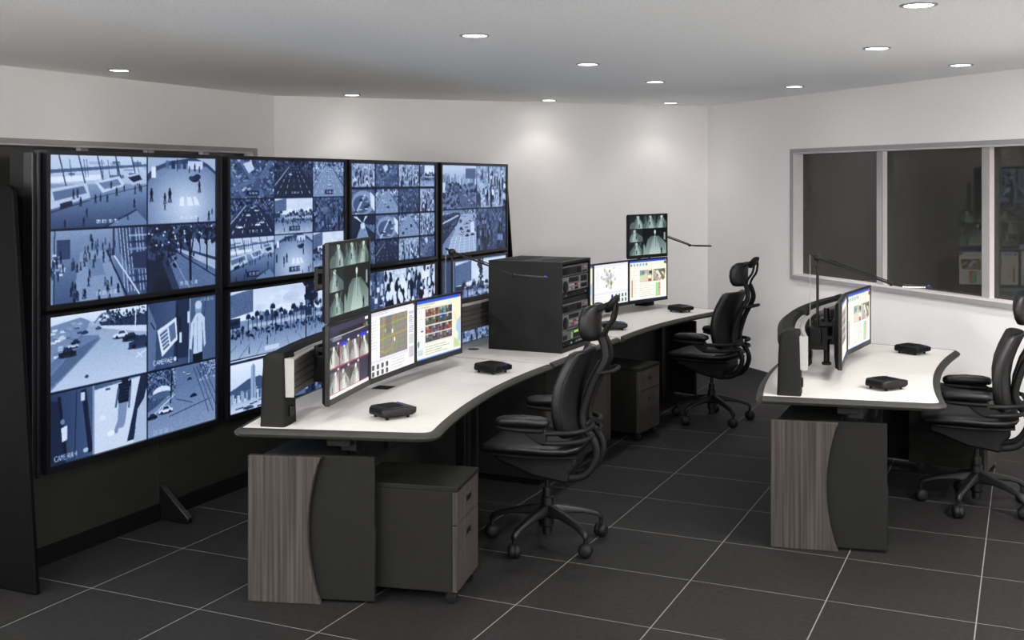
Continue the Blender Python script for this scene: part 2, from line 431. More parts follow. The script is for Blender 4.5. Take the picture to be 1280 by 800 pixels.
def s_mall(w, h, rg):
    p = Pic(w, h, .5); p.vgrad(0, .4, .82, .74); p.vgrad(.4, 1, .62, .36)
    for k in range(14):
        x = rg.uniform(0, 1); y = rg.uniform(.05, .32); p.rect(x, y, x + rg.uniform(.05, .16), y + rg.uniform(.02, .06), rg.uniform(.25, .95), .7)
    p.poly([(0, .2), (1, .1), (1, .14), (0, .25)], .45); p.poly([(0, .3), (.5, .26), (.5, .33), (0, .38)], .93)
    for k, x in enumerate((.09, .28, .47, .66, .83)): p.line(x, 0, x + .07, .42, .012, .3)
    for k in range(9): x = rg.uniform(0, 1); p.line(x, .05, x + .02, .3, .006, .35)
    p.poly([(0, .46), (.36, .38), (.40, .58), (0, .74)], .78); p.poly([(.03, .5), (.33, .42), (.36, .52), (.05, .62)], .5)
    p.poly([(.44, .36), (.70, .28), (.76, .42), (.52, .52)], .82); p.poly([(.48, .38), (.68, .32), (.72, .41), (.54, .47)], .55)
    p.poly([(.76, .28), (.94, .22), (.99, .34), (.84, .42)], .75); p.poly([(.79, .30), (.92, .26), (.95, .33), (.85, .37)], .2)
    p.line(0, .78, .4, .62, .008, .2); p.line(.4, .6, 1, .42, .006, .3)
    p.poly([(.1, .66), (.22, .62), (.22, .70), (.1, .74)], .18)
    p.poly([(.55, 1), (.88, .77), (1, .95), (1, 1)], .55); p.line(.55, 1, .89, .77, .012, .12)
    for (x, y, q) in ((.23, .6, .13), (.27, .58, .12), (.30, .7, .13), (.45, .66, .12), (.5, .64, .1), (.57, .65, .11), (.61, .46, .1), (.67, .56, .12), (.75, .5, .09), (.87, .54, .12), (.92, .5, .11), (.94, .52, .1), (.86, .74, .13), (.36, .85, .12), (.15, 1.0, .12), (.33, .98, .13), (.79, .92, .08)):
        p.person(x, y, q, rg.uniform(.05, .2))
    return p
def s_fish(w, h, rg):
    p = Pic(w, h, .66); d = np.hypot(p.X - .55, (p.Y - .75) * .9); p.a[..., 0] = np.clip(.84 - d * .45, .35, .9)
    p.poly([(0, 0), (1, 0), (1, .25), (.86, .13), (.6, .08), (.35, .1), (.12, .2), (0, .36)], .35)
    p.poly([(0, 0), (.6, 0), (.3, .05), (.1, .14), (0, .25)], .7); p.poly([(.7, 0), (1, 0), (1, .2), (.88, .08)], .72)
    for k in range(7): x = .25 + k * .085; p.rect(x, .04, x + .05, .17, rg.uniform(.08, .5), .9)
    p.rect(.58, .04, .8, .17, .9, .85); p.rect(.05, .14, .11, .3, .92); p.line(.42, .02, .42, .2, .012, .15)
    p.ell(.68, .32, .07, .05, .15); p.ell(.72, .29, .05, .045, .22); p.ell(.63, .31, .04, .035, .3)
    p.poly([(.46, .6), (.52, .6), (.52, .74), (.45, .74)], .95); p.poly([(.56, .6), (.62, .6), (.66, .74), (.57, .74)], .95); p.poly([(.65, .6), (.7, .6), (.76, .74), (.68, .73)], .93)
    for (x, y, q) in ((.05, .66, .2), (.24, .7, .17), (.31, .68, .22), (.24, .79, .1), (.75, .53, .18), (.6, .22, .1), (.68, .2, .12), (.75, .22, .1), (.9, .98, .15), (.95, .88, .09), (.73, 1.0, .08)): p.person(x, y, q, rg.uniform(.05, .22))
    return p
def s_plaza(w, h, rg):
    p = Pic(w, h, .5); p.vgrad(0, 1, .62, .42)
    p.poly([(.3, .3), (.6, .3), (.75, 1), (.22, 1)], .62); p.poly([(.36, .42), (.5, .42), (.55, .66), (.38, .66)], .56)
    p.poly([(.68, 0), (1, 0), (1, 1), (.96, 1), (.7, .35)], .38)
    for k in range(9): x = .7 + k * .035; p.line(x, 0, x + .06, .95, .008, rg.choice([.2, .75]))
    for k in range(8): y = .1 + k * .1; p.rect(.8, y, 1, y + .03, rg.uniform(.15, .85), .8)
    p.poly([(.83, .38), (1, .35), (1, .62), (.85, .6)], .28); p.line(.56, .3, .78, 1, .018, .22); p.line(.6, .3, .92, 1, .014, .85)
    p.rect(0, 0, .035, 1, .6); p.line(.05, 0, .04, 1, .01, .2); p.rect(.07, .12, .2, .4, .35); p.line(.64, 0, .64, .4, .02, .25)
    for k in range(14): x = rg.uniform(0, .12); y = rg.uniform(.3, .6); p.rect(x, y, x + .04, y + .03, rg.uniform(.2, .9))
    for k in range(60):
        cx, cy = [(.26, .86), (.32, .56), (.6, .9), (.12, .6), (.45, .28), (.58, .4)][k % 6]
        x, y = cx + rg.normal(0, .06), cy + rg.normal(0, .09); p.person(x, y, .09 + .05 * y, rg.uniform(.05, .3), rg.uniform(.05, .5))
    return p
def s_trees(w, h, rg):
    p = Pic(w, h, .3); p.vgrad(0, .5, .42, .35)
    p.poly([(.25, .3), (1, .75), (1, 1), (.45, 1), (.3, .55)], .5); p.poly([(.35, .33), (1, .6), (1, .75), (.4, .38)], .72)
    p.poly([(.62, .2), (1, .3), (1, .55), (.6, .4)], .68)
    p.poly([(0, .5), (.2, .55), (.35, 1), (0, 1)], .17); p.ell(.2, .98, .13, .2, .1)
    for k in range(120): x = rg.uniform(0, 1); y = abs(rg.normal(0, .17)); p.tree(rg, x, y, .05, rg.uniform(.06, .2), None, 4)
    for k in range(20): x = rg.uniform(.05, .4); y = rg.uniform(.3, .6); p.tree(rg, x, y, .05, .12, None, 5)
    for (x0, y0, x1, y1, wd) in ((.3, .1, .29, .5, .025), (.46, .05, .47, .45, .02), (.6, .15, .62, .95, .035), (.66, .2, .61, .6, .02), (.87, .1, .87, .75, .02), (.12, .2, .12, .55, .02), (.75, .1, .76, .5, .012)): p.line(x0, y0, x1, y1, wd, .06)
    for k in range(22): x = rg.uniform(0, 1); y = rg.uniform(0, .3); p.ell(x, y, .012, .015, .8)
    p.line(.33, .36, 1, .86, .012, .15); p.line(.35, .5, .6, 1, .008, .7); p.noise(rg, .06, 2)
    return p
def s_aerial(w, h, rg):
    p = Pic(w, h, .38)
    for k in range(260): x, y = rg.uniform(0, 1, 2); a = rg.uniform(.02, .06); p.poly([(x, y), (x + a, y - a * .5), (x + a * 1.6, y + a * .4), (x + a * .5, y + a)], rg.uniform(.15, .75))
    for L in (((.0, .25), (.32, 1)), ((.95, 0), (.4, 1)), ((.25, 0), (.75, 1)), ((.0, .8), (.9, .35))): p.line(*L[0], *L[1], rg.uniform(.05, .1), .48)
    p.poly([(.38, 1), (.62, .45), (.72, .5), (.62, 1)], .4); p.poly([(.3, .1), (.48, .02), (.55, .25), (.42, .35)], .8); p.noise(rg, .07, 2)
    return p
def s_road(w, h, rg, b=.45, n=7, night=False):
    p = Pic(w, h, b); p.vgrad(0, .28, b * .9, b * 1.3); p.noise(rg, .25, 6, (0, 0, 1, .22)); p.noise(rg, .2, 5, (0, 0, .18, .6)); p.noise(rg, .2, 5, (.8, 0, 1, .5))
    p.poly([(.38, .15), (.62, .15), (1.0, .75), (1.0, 1), (0, 1), (0, .8)], b * (.75 if night else 1.15))
    for k in range(5):
        x0, x1 = .42 + k * .04, .02 + k * .24
        for q in range(7):
            t0 = (q / 7) ** 1.5; t1 = ((q + .5) / 7) ** 1.5; p.line(x0 + (x1 - x0) * t0, .15 + .85 * t0, x0 + (x1 - x0) * t1, .15 + .85 * t1, .006 + .008 * t0, .85)
    p.line(.38, .15, -.1, .82, .012, .8); p.line(.62, .15, 1.1, .85, .014, .12)
    for k in range(n): y = rg.uniform(.18, .85); x = .5 + rg.uniform(-.35, .35) * y * 1.2; p.car(x, y, .05 + .1 * y, rg.choice([.95, .85, .15]))
    return p
def s_palm(w, h, rg):
    p = Pic(w, h, .6); p.vgrad(0, .45, .86, .97)
    for k in range(26): x = rg.uniform(.25, 1); y = rg.uniform(.05, .35); p.ell(x, y, rg.uniform(.05, .15), rg.uniform(.03, .08), rg.uniform(.75, 1), .4)
    p.poly([(0, .06), (.3, .0), (.3, .34), (0, .4)], .48); p.rect(0, .4, .14, .62, .3); p.noise(rg, .05, 3, (0, 0, .3, .35))
    for k in range(46): x = rg.uniform(.3, 1); hh = rg.uniform(.04, .2); p.rect(x, .52 - hh, x + rg.uniform(.012, .04), .58, rg.uniform(.3, .7))
    p.rect(0, .55, 1, 1, .62); p.vgrad(.62, 1, .55, .72); p.rect(.25, .52, 1, .58, .8, .7)
    for k in range(17): x = .05 + k * .06 + rg.normal(0, .012); p.palm(rg, x, .62 + rg.uniform(0, .14), rg.uniform(.16, .3), rg.uniform(.1, .28))
    for k in range(60): x = rg.uniform(0, 1); y = rg.uniform(.58, .7); p.ell(x, y, .018, .018, rg.uniform(.1, .4))
    for k in range(26): x = rg.uniform(.05, .95); y = rg.uniform(.64, .8); p.person(x, y, .06, rg.uniform(.08, .3))
    for k in range(6): p.line(.1 + k * .16, .8, -.1 + k * .22, 1, .006, .5)
    p.person(.25, .95, .1, .05); p.person(.48, .86, .12, .1)
    return p
def s_crowd(w, h, rg, n=90, lo=.04, hi=.9, base=.6):
    p = Pic(w, h, base); p.noise(rg, .12, 7)
    for k in range(n):
        y = .16 + .98 * k / n + rg.normal(0, .03); x = rg.uniform(-.02, 1.02)
        p.person(x, y, .14 + .26 * y, rg.uniform(lo, .3), rg.choice([rg.uniform(lo, .3), rg.uniform(.5, hi)]))
    return p
def s_skyline(w, h, rg):
    p = Pic(w, h, .9); p.vgrad(0, .6, .98, .84)
    p.poly([(0, .55), (.16, .45), (.3, .36), (.48, .34), (.62, .44), (.8, .5), (1, .52), (1, .75), (0, .75)], .42)
    for k in range(60):
        x = rg.uniform(0, 1); hh = rg.uniform(.05, .26); p.rect(x, .78 - hh, x + rg.uniform(.02, .055), .8, rg.uniform(.35, .88))
    for k in range(160): x = rg.uniform(0, 1); y = rg.uniform(.55, .78); p.rect(x, y, x + .008, y + .012, rg.uniform(.2, .9))
    p.poly([(.335, .78), (.345, .13), (.365, .06), (.39, .06), (.41, .13), (.42, .78)], .68); p.rect(.38, .09, .395, .78, .5)
    p.vgrad(.8, 1, .74, .86)
    for k in range(16): x = rg.uniform(0, .7); y = rg.uniform(.82, .98); p.poly([(x, y), (x + .12, y - .015), (x + .12, y + .01), (x, y + .02)], rg.uniform(.15, .45))
    for k in range(24): p.tree(rg, rg.uniform(.55, 1), rg.uniform(.86, 1), .05, .2, None, 6)
    return p
def s_parking(w, h, rg):
    p = Pic(w, h, .7); p.vgrad(.2, 1, .66, .8); p.vgrad(0, .14, .93, .85)
    p.poly([(.0, .12), (.3, .05), (.4, .12), (.28, .42), (0, .75)], .58)
    for k in range(40): x = rg.uniform(0, .28); y = rg.uniform(.12, .55) * (1 - x); p.rect(x, y, x + .05, y + .03, rg.uniform(.3, .95))
    p.poly([(0, .62), (.3, .3), (.48, .33), (.5, .4), (0, 1)], .5, .75); p.poly([(.22, .5), (.5, .36), (.3, .62), (0, .96), (0, .8)], .42, .6)
    p.poly([(.5, .16), (1, .12), (1, .36), (.5, .24)], .3)
    for k in range(60): x = rg.uniform(.5, 1); p.tree(rg, x, rg.uniform(.04, .2), .03, rg.uniform(.1, .3), None, 4)
    p.poly([(.46, .2), (1, .3), (1, .4), (.5, .24)], .86); p.line(.88, 0, .87, .36, .014, .9)
    for k in range(12): t = k / 11; p.line(.44 + t * .2, .16 - math.sin(t * PI) * .12, .44 + (k + 1) / 11 * .2, .16 - math.sin((k + 1) / 11 * PI) * .12, .014, .5)
    for (x, y, q, c) in ((.17, .5, .17, .08), (.23, .42, .1, .8), (.25, .37, .09, .15), (.34, .26, .07, .3), (.48, .23, .06, .4), (.72, .37, .17, .92), (.82, .43, .17, .1), (.93, .52, .26, .28)): p.car(x, y, q, c)
    p.line(.88, .75, 1, .66, .008, .95); p.line(.9, .68, .95, .76, .008, .95); p.ell(.36, .88, .022, .025, .35); p.text(.06, .9, 'CAMERA3', .05, .8, .5)
    return p
def s_lift(w, h, rg):
    p = Pic(w, h, .36); p.a[..., 0] = .42 - .22 * np.abs(p.X - .35); p.poly([(0, 0), (.12, .35), (.1, .98), (0, 1)], .5); p.poly([(.4, 0), (.62, 0), (.6, .9), (.36, .9)], .24)
    p.poly([(.6, 0), (1, 0), (1, 1), (.62, 1)], .44); p.line(.86, .0, .8, .45, .008, .12); p.line(.04, .28, .1, .4, .012, .1); p.line(.42, .05, .41, .95, .02, .12); p.line(.61, 0, .59, 1, .012, .7)
    p.poly([(.13, .42), (.40, .26), (.42, .6), (.2, .82)], .93); p.poly([(.16, .46), (.28, .38), (.30, .66), (.22, .74)], .8)
    for k in range(5): p.line(.17 + .012 * k, .5 + k * .055, .27 + .008 * k, .43 + k * .055, .02, .4)
    p.poly([(.29, .38), (.38, .32), (.4, .56), (.32, .63)], .5); p.rect(.44, .27, .47, .47, .08); p.rect(.45, .5, .48, .66, .85); p.rect(.57, .2, .6, .38, .85)
    p.ell(.735, .17, .052, .12, .62); p.ell(.735, .12, .05, .07, .8); p.poly([(.70, .25), (.77, .25), (.83, .33), (.85, .75), (.82, .8), (.80, .5), (.79, .88), (.66, .9), (.655, .55), (.63, .8), (.595, .78), (.62, .4)], .82)
    p.line(.72, .3, .715, .88, .006, .55); p.line(.665, .4, .66, .8, .006, .5); p.line(.79, .4, .8, .7, .006, .5); p.poly([(.65, .88), (.8, .86), (.8, 1), (.65, 1)], .08)
    p.text(.08, .86, 'CAMERA2', .07, .92, .85); p.ell(.385, .89, .022, .035, .85); p.text(.76, .03, '14:50:03:04', .035, .9, .8)
    return p
def s_lift2(w, h, rg):
    p = Pic(w, h, .4); p.a[..., 0] = .32 + .25 * p.X; p.poly([(.43, .07), (1, 0), (1, 1), (.44, 1)], .86); p.vgrad(0, .001, .4, .4)
    p.poly([(0, .08), (.1, .12), (.16, 1), (0, 1)], .2); p.line(.09, .05, .16, .95, .03, .1); p.line(.26, .02, .24, 1, .01, .25); p.line(.33, .02, .4, .95, .05, .16); p.line(.43, 0, .43, 1, .02, .6)
    p.poly([(.93, 0), (1, 0), (1, .2), (.86, .95), (.78, .95)], .22); p.poly([(.9, .5), (1, .3), (1, 1), (.85, 1)], .75); p.poly([(.11, .5), (.17, .48), (.17, .68), (.12, .7)], .9); p.ell(.125, .42, .022, .04, .55); p.rect(.3, .06, .34, .18, .85)
    p.ell(.76, .0, .04, .06, .15); p.poly([(.69, .05), (.83, .03), (.82, .3), (.78, .37), (.69, .36), (.68, .2)], .09); p.line(.69, .12, .66, .4, .022, .45); p.line(.82, .12, .8, .45, .022, .5)
    for k in range(5): p.line(.69, .09 + k * .05, .82, .08 + k * .05, .004, .4)
    p.poly([(.69, .35), (.79, .35), (.76, .66), (.74, .72), (.69, .72), (.68, .78), (.63, .78), (.68, .6)], .6); p.ell(.61, .76, .04, .04, .98); p.rect(.55, .08, .6, .11, .4); p.ell(.52, .5, .03, .04, .98, .6)
    p.text(.05, .88, 'CAMERA4', .07, .9, .8); p.ell(.35, .9, .025, .035, .75); p.noise(rg, .015, 2)
    return p
def s_street(w, h, rg):
    p = Pic(w, h, .55); p.vgrad(0, 1, .5, .62); p.poly([(0, 0), (.35, 0), (.38, .35), (.1, .55), (0, .6)], .4); p.noise(rg, .22, 4, (0, 0, .4, .45)); p.noise(rg, .2, 4, (.75, 0, 1, .3))
    p.ell(.2, .33, .13, .09, .9); p.ell(.2, .38, .15, .06, .45); p.line(.34, .05, .32, .55, .02, .15)
    for k in range(4): p.line(.66 + k * .05, .05, .9 + k * .07, .85, .008, .3)
    p.line(.4, .5, .65, .62, .006, .2); p.line(.3, .75, .95, .62, .008, .25); p.line(.38, .42, 0, .72, .01, .9)
    for (x, y, q, c) in ((.25, .62, .2, .93), (.06, .68, .14, .12), (.66, .5, .1, .12), (.6, .22, .07, .25), (.58, .14, .06, .9), (.52, .1, .05, .85)): p.car(x, y, q, c)
    p.text(.08, .92, '03:02:02:1', .05, .9, .45); p.noise(rg, .03, 2)
    return p
def s_avenue(w, h, rg):
    p = Pic(w, h, .55); p.vgrad(0, .3, .82, .72)
    for k in range(50): x = rg.uniform(0, 1); hh = rg.uniform(.05, .16); p.rect(x, .34 - hh, x + rg.uniform(.03, .08), .45, rg.uniform(.5, .85))
    p.rect(.68, .06, .98, .3, .45); p.rect(.22, .1, .25, .3, .75)
    for k in range(110): x, y = rg.uniform(0, 1), rg.uniform(.42, 1); p.poly([(x, y), (x + .06, y - .03), (x + .09, y + .03), (x + .02, y + .06)], rg.uniform(.15, .6))
    p.rect(0, .4, .1, .62, .85); p.poly([(.42, .5), (.62, .55), (1, .9), (1, 1), (.55, 1)], .45)
    for k in range(60): x, y = rg.uniform(.05, .95), rg.uniform(.4, .95); p.tree(rg, x, y, .03, .15, None, 4)
    for k in range(16): t = rg.uniform(0, 1); p.car(.5 + t * .4 + rg.normal(0, .02), .55 + t * .4, .04, .9)
    return p
def s_traffic(w, h, rg):
    p = Pic(w, h, .55); p.poly([(0, .1), (.5, .05), (.55, .2), (0, .8)], .25); p.noise(rg, .25, 5, (0, .05, .45, .5)); p.noise(rg, .25, 5, (.6, 0, 1, .25))
    p.poly([(.55, .1), (.85, .1), (1, .6), (1, 1), (.2, 1), (.25, .7)], .68)
    for k in range(7): p.line(.3 + k * .12, .62, .15 + k * .16, 1, .012, .88); p.line(.2, .62 + k * .06, 1, .56 + k * .07, .008, .85, .6)
    for k in range(22): y = rg.uniform(.12, .6); p.car(rg.uniform(.45, .95), y, .05 + .1 * y, rg.choice([.9, .2, .8]))
    p.poly([(.82, .3), (.93, .28), (.95, .55), (.84, .56)], .85); p.line(0, .3, .48, .12, .02, .8)
    return p
def s_subway(w, h, rg):
    p = Pic(w, h, .2); p.poly([(.45, .35), (.55, .35), (.8, 1), (.2, 1)], .6); p.poly([(.5, .3), (.1, 0), (.25, 0)], .9); p.poly([(.5, .3), (.6, 0), (.7, 0)], .85); p.line(.45, .35, .05, 1, .05, .08); p.ell(.5, .4, .1, .14, .95, .8); p.poly([(.55, .35), (1, .4), (1, .75)], .5)
    p.noise(rg, .12, 4, (.55, .2, 1, .7)); return p
def s_dome(w, h, rg):
    p = Pic(w, h, .45); p.noise(rg, .08, 6); p.ell(.5, .55, .46, .5, .62); p.ell(.45, .6, .34, .36, .42); p.line(.2, 1, .6, .2, .06, .75); p.poly([(.8, .1), (1, .3), (1, .9), (.85, .7)], .9)
    for k in range(8): p.car(rg.uniform(.2, .8), rg.uniform(.2, .9), .14, rg.choice([.9, .12]))
    return p

TINT = np.array([[7, 13, 29], [32, 51, 88], [88, 112, 154], [164, 184, 214], [226, 236, 252]], float) / 255
def to_lin(a):
    a = np.clip(a, 0, 1); return np.where(a <= .04045, a / 12.92, ((a + .055) / 1.055) ** 2.4)
def tinted(p, table=TINT):
    g0 = np.random.default_rng(1).normal(0, .035, p.a.shape); p.a = np.clip(p.a, 0, 1); p.a = np.clip(p.a + (p.a - .5) * .25 * (1 - np.abs(p.a - .5) * 2) - .05 + g0, 0, 1)
    g = np.clip(p.half()[..., 0], 0, 1) * (len(table) - 1); i = np.minimum(g.astype(int), len(table) - 2); f = (g - i)[..., None]
    return to_lin(table[i] * (1 - f) + table[i + 1] * f)

def mosaic(w, h, xs, ys, fns, gap=.006, seed=1, after=None):
    """fns rows of painters"""
    p = Pic(w, h, .02)
    for r_ in range(len(ys) - 1):
        for c in range(len(xs) - 1):
            fn = fns[r_][c % len(fns[r_])]
            if fn is None: continue
            rg = np.random.default_rng(seed * 100 + r_ * 10 + c)
            q = fn(int(w * (xs[c + 1] - xs[c])), int(h * (ys[r_ + 1] - ys[r_])), rg)
            if after: after(q, r_, c)
            p.paste(q, xs[c] + gap / 2, ys[r_] + gap / 2 * w / h, xs[c + 1] - gap / 2, ys[r_ + 1] - gap / 2 * w / h)
    return p
night = lambda w, h, rg: s_road(w, h, rg, .25, 3, True)
cars = lambda w, h, rg: s_road(w, h, rg, .3, 10, True)
road = lambda w, h, rg: s_road(w, h, rg, .52, 4)
people = lambda w, h, rg: s_crowd(w, h, rg, 30, .04, .95, .66)
dark_people = lambda w, h, rg: s_crowd(w, h, rg, 34, .03, .6, .4)
def st1(q, r_, c): stamp(q, .46, .9, '09:03:36:20', False, .045)
def st2(q, r_, c): stamp(q, .42, .84, '10:30:22', True, .06)
def lower2():
    p = Pic(520, 312, .03); rg = np.random.default_rng(5)
    a = s_palm(430, 180, rg); p.paste(a, 0, 0, .63, .56); b = s_palm(300, 180, np.random.default_rng(9)); p.paste(b, .64, 0, 1.0, .56)
    for k in range(30): p.tree(rg, rg.uniform(.64, .72), rg.uniform(0, .2), .03, .1, None, 5)
    p.rect(.28, .5, .4, .54, .95, .6); p.rect(.82, .46, .95, .5, .95, .7); p.line(0, .575, 1, .565, .006, .95)
    p.paste(s_skyline(300, 130, np.random.default_rng(3)), 0, .6, .5, 1); p.rect(.5, .6, .63, 1, .5); p.paste(s_crowd(200, 130, np.random.default_rng(4), 60, .05, .8, .5), .63, .6, 1, 1)
    return p
def lower3():
    p = Pic(420, 252, .03); p.paste(s_aerial(160, 252, np.random.default_rng(8)), 0, 0, .37, 1); rg = np.random.default_rng(2)
    q = s_crowd(280, 252, rg, 130, .02, 1.0, .85)
    for k in range(120): q.ell(rg.uniform(0, 1), rg.uniform(.1, 1), .03, .05, rg.choice([1.0, .05, .95]))
    p.paste(q, .37, 0, 1, 1)
    for k in range(50): x = rg.uniform(.12, .36); y = rg.uniform(.1, .95); p.rect(x, y, x + .03, y + .05, rg.choice([.95, .8, .3]))
    return p
def lower4():
    p = Pic(400, 240, .35); a = s_palm(300, 190, np.random.default_rng(12)); p.paste(a, .2, .02, 1, .72); p.paste(s_crowd(300, 80, np.random.default_rng(13), 50), 0, .74, 1, 1)
    rg = np.random.default_rng(3)
    for k in range(30): p.tree(rg, rg.uniform(.55, .62), rg.uniform(0, .35), .025, .1, None, 5)
    p.rect(.15, 0, .18, .75, .75, .6); return p

PICS = {}
def wall_pics():
    PICS['U0'] = tinted(mosaic(560, 336, [0, .545, 1], [0, .505, 1], [[s_mall, s_fish], [s_plaza, s_trees]], .008, 1, st1))
    PICS['U1'] = tinted(mosaic(520, 312, [0, .36, .70, 1], [0, .325, .64, 1], [[s_aerial, night, road], [cars, s_palm, dark_people], [s_mall, s_fish, s_palm]], .006, 2, st2))
    m = [[people, s_aerial, people, s_palm], [s_dome, road, dark_people, people], [s_subway, s_dome, road, people], [s_aerial, night, people, s_aerial]]
    PICS['U2'] = tinted(mosaic(440, 264, [0, .27, .54, .80, 1], [0, .25, .51, .76, 1], m, .012, 3))
    PICS['U3'] = tinted(mosaic(400, 240, [0, .52, 1], [0, .5, 1], [[s_avenue, people], [s_traffic, dark_people]], .012, 4))
    PICS['L0'] = tinted(mosaic(560, 336, [0, .545, 1], [0, .51, 1], [[s_parking, s_lift], [s_lift2, s_street]], .008, 5))
    PICS['L1'] = tinted(lower2()); PICS['L2'] = tinted(lower3()); PICS['L3'] = tinted(lower4())
wall_pics()

# ---- desk monitor pictures (colour)
def rgb(*c): return np.array(c, float) / 255
def photo(p, rg, x0, y0, x1, y1, base, n=14):
    p.rect(x0, y0, x1, y1, base)
    for k in range(n):
        a, b = rg.uniform(x0, x1), rg.uniform(y0, y1); c = np.clip(base * rg.uniform(.2, 1.7) + rg.normal(0, .06, 3), 0, 1)
        p.rect(a, b, min(x1, a + (x1 - x0) * rg.uniform(.1, .4)), min(y1, b + (y1 - y0) * rg.uniform(.1, .4)), c, .85)
def txt(p, rg, x0, x1, y0, y1, dy, c, fill=.7):
    y = y0
    while y < y1:
        x = x0
        while x < x0 + (x1 - x0) * rg.uniform(fill * .6, 1):
            wdt = rg.uniform(.008, .03); p.rect(x, y, min(x + wdt, x1), y + dy * .45, c, .8); x += wdt + .008
        y += dy
def ui_map(seed):
    rg = np.random.default_rng(seed); p = Pic(320, 200, rgb(246, 245, 249), 3)
    p.rect(0, 0, 1, .05, rgb(226, 224, 238)); p.rect(0, .05, 1, .1, rgb(238, 236, 246)); txt(p, rg, .02, .5, .015, .05, .03, rgb(170, 165, 190)); txt(p, rg, .01, .16, .14, .55, .045, rgb(190, 190, 205))
    p.rect(.2, .1, .83, .73, rgb(132, 130, 124)); p.noise(rg, .03, 3, (.2, .1, .83, .73))
    for k in range(7): x = .23 + k * .09; p.line(x, .1, x + .02, .73, .004, rgb(160, 154, 120)); y = .15 + k * .085; p.line(.2, y, .83, y - .02, .004, rgb(160, 154, 120))
    for (a, b, c, d) in ((.2, .62, .34, .68), (.34, .68, .46, .6), (.28, .1, .27, .64), (.2, .25, .83, .2), (.47, .73, .5, .2), (.2, .45, .83, .40), (.75, .1, .83, .24)): p.line(a, b, c, d, .010, rgb(190, 164, 40))
    for (x, y) in ((.3, .3), (.55, .22), (.36, .42), (.52, .36), (.68, .5), (.3, .52), (.57, .6), (.62, .55)): p.ell(x, y, .02, .04, rgb(110, 160, 80), .7)
    for (x, y, c) in ((.34, .2, (220, 70, 40)), (.56, .16, (220, 80, 40)), (.48, .36, (240, 240, 240)), (.53, .5, (235, 240, 235)), (.33, .33, (240, 240, 240))): p.ell(x, y, .016, .035, rgb(*c))
    p.poly([(.34, .12), (.46, .12), (.44, .38), (.32, .38)], rgb(110, 110, 106), .7)
    p.rect(.86, .12, .98, .17, rgb(190, 200, 235)); txt(p, rg, .87, .98, .2, .46, .032, rgb(60, 40, 150), 1); p.rect(.87, .5, .98, .66, rgb(206, 206, 210)); p.rect(.87, .7, .98, .88, rgb(196, 196, 202)); p.noise(rg, .03, 4, (.87, .5, .98, .88))
    p.rect(0, .74, .85, .78, rgb(222, 218, 236))
    for r_ in range(2):
        for c in range(4): x = .03 + c * .1; y = .81 + r_ * .1 - .0; photo(p, rg, x, y, x + .055, y + .075, rgb(70, 74, 66), 6)
    txt(p, rg, .47, .85, .8, .98, .045, rgb(180, 178, 190), .95); p.rect(0, .985, .03, 1, rgb(110, 200, 110)); p.rect(.96, 0, 1, .03, rgb(220, 80, 70))
    return to_lin(p.half())
def ui_thumbs(seed):
    rg = np.random.default_rng(seed); p = Pic(320, 200, rgb(248, 246, 230), 3)
    p.rect(0, 0, 1, .055, rgb(24, 84, 226)); p.rect(0, .055, 1, .13, rgb(240, 238, 220)); p.rect(.965, .01, .99, .05, rgb(210, 60, 50)); txt(p, rg, .02, .6, .07, .12, .045, rgb(160, 150, 90))
    p.rect(.0, .13, .16, 1, rgb(250, 250, 244)); txt(p, rg, .03, .14, .18, .66, .04, rgb(190, 200, 180), .6); p.rect(.1, .5, .15, .53, rgb(40, 120, 230))
    p.rect(.18, .13, .80, .75, rgb(225, 222, 200))
    for r_ in range(4):
        for c in range(4):
            x = .195 + c * .15; y = .16 + r_ * .145; photo(p, rg, x, y, x + .146, y + .125, rg.choice([rgb(90, 70, 90), rgb(70, 80, 70), rgb(110, 70, 60), rgb(80, 110, 110), rgb(60, 60, 70)]), 16)
            if rg.random() < .25: p.rect(x + .05, y + .06, x + .075, y + .1, rgb(210, 40, 50))
            p.rect(x + .02, y, x + .06, y + .05, rgb(210, 214, 210), .6)
    p.rect(.5, .3, .63, .325, rgb(20, 70, 220)); p.rect(.82, .1, .99, .94, rgb(240, 234, 205))
    p.poly([(.99, .4), (.9, .48), (.88, .62), (.94, .7), (.93, .8), (.99, .86)], rgb(170, 200, 232)); p.poly([(.83, .75), (.95, .82), (.99, .94), (.83, .94)], rgb(190, 214, 160)); p.line(.84, .3, .92, .5, .012, rgb(240, 210, 120))
    txt(p, rg, .2, .78, .79, .95, .04, rgb(150, 150, 140), .95); p.ell(.05, .72, .022, .06, rgb(120, 140, 150)); p.rect(.03, .82, .14, .92, rgb(190, 210, 220)); p.noise(rg, .06, 4, (.0, .68, .16, .95)); p.rect(0, .975, 1, 1, rgb(60, 120, 210))
    return to_lin(p.half())
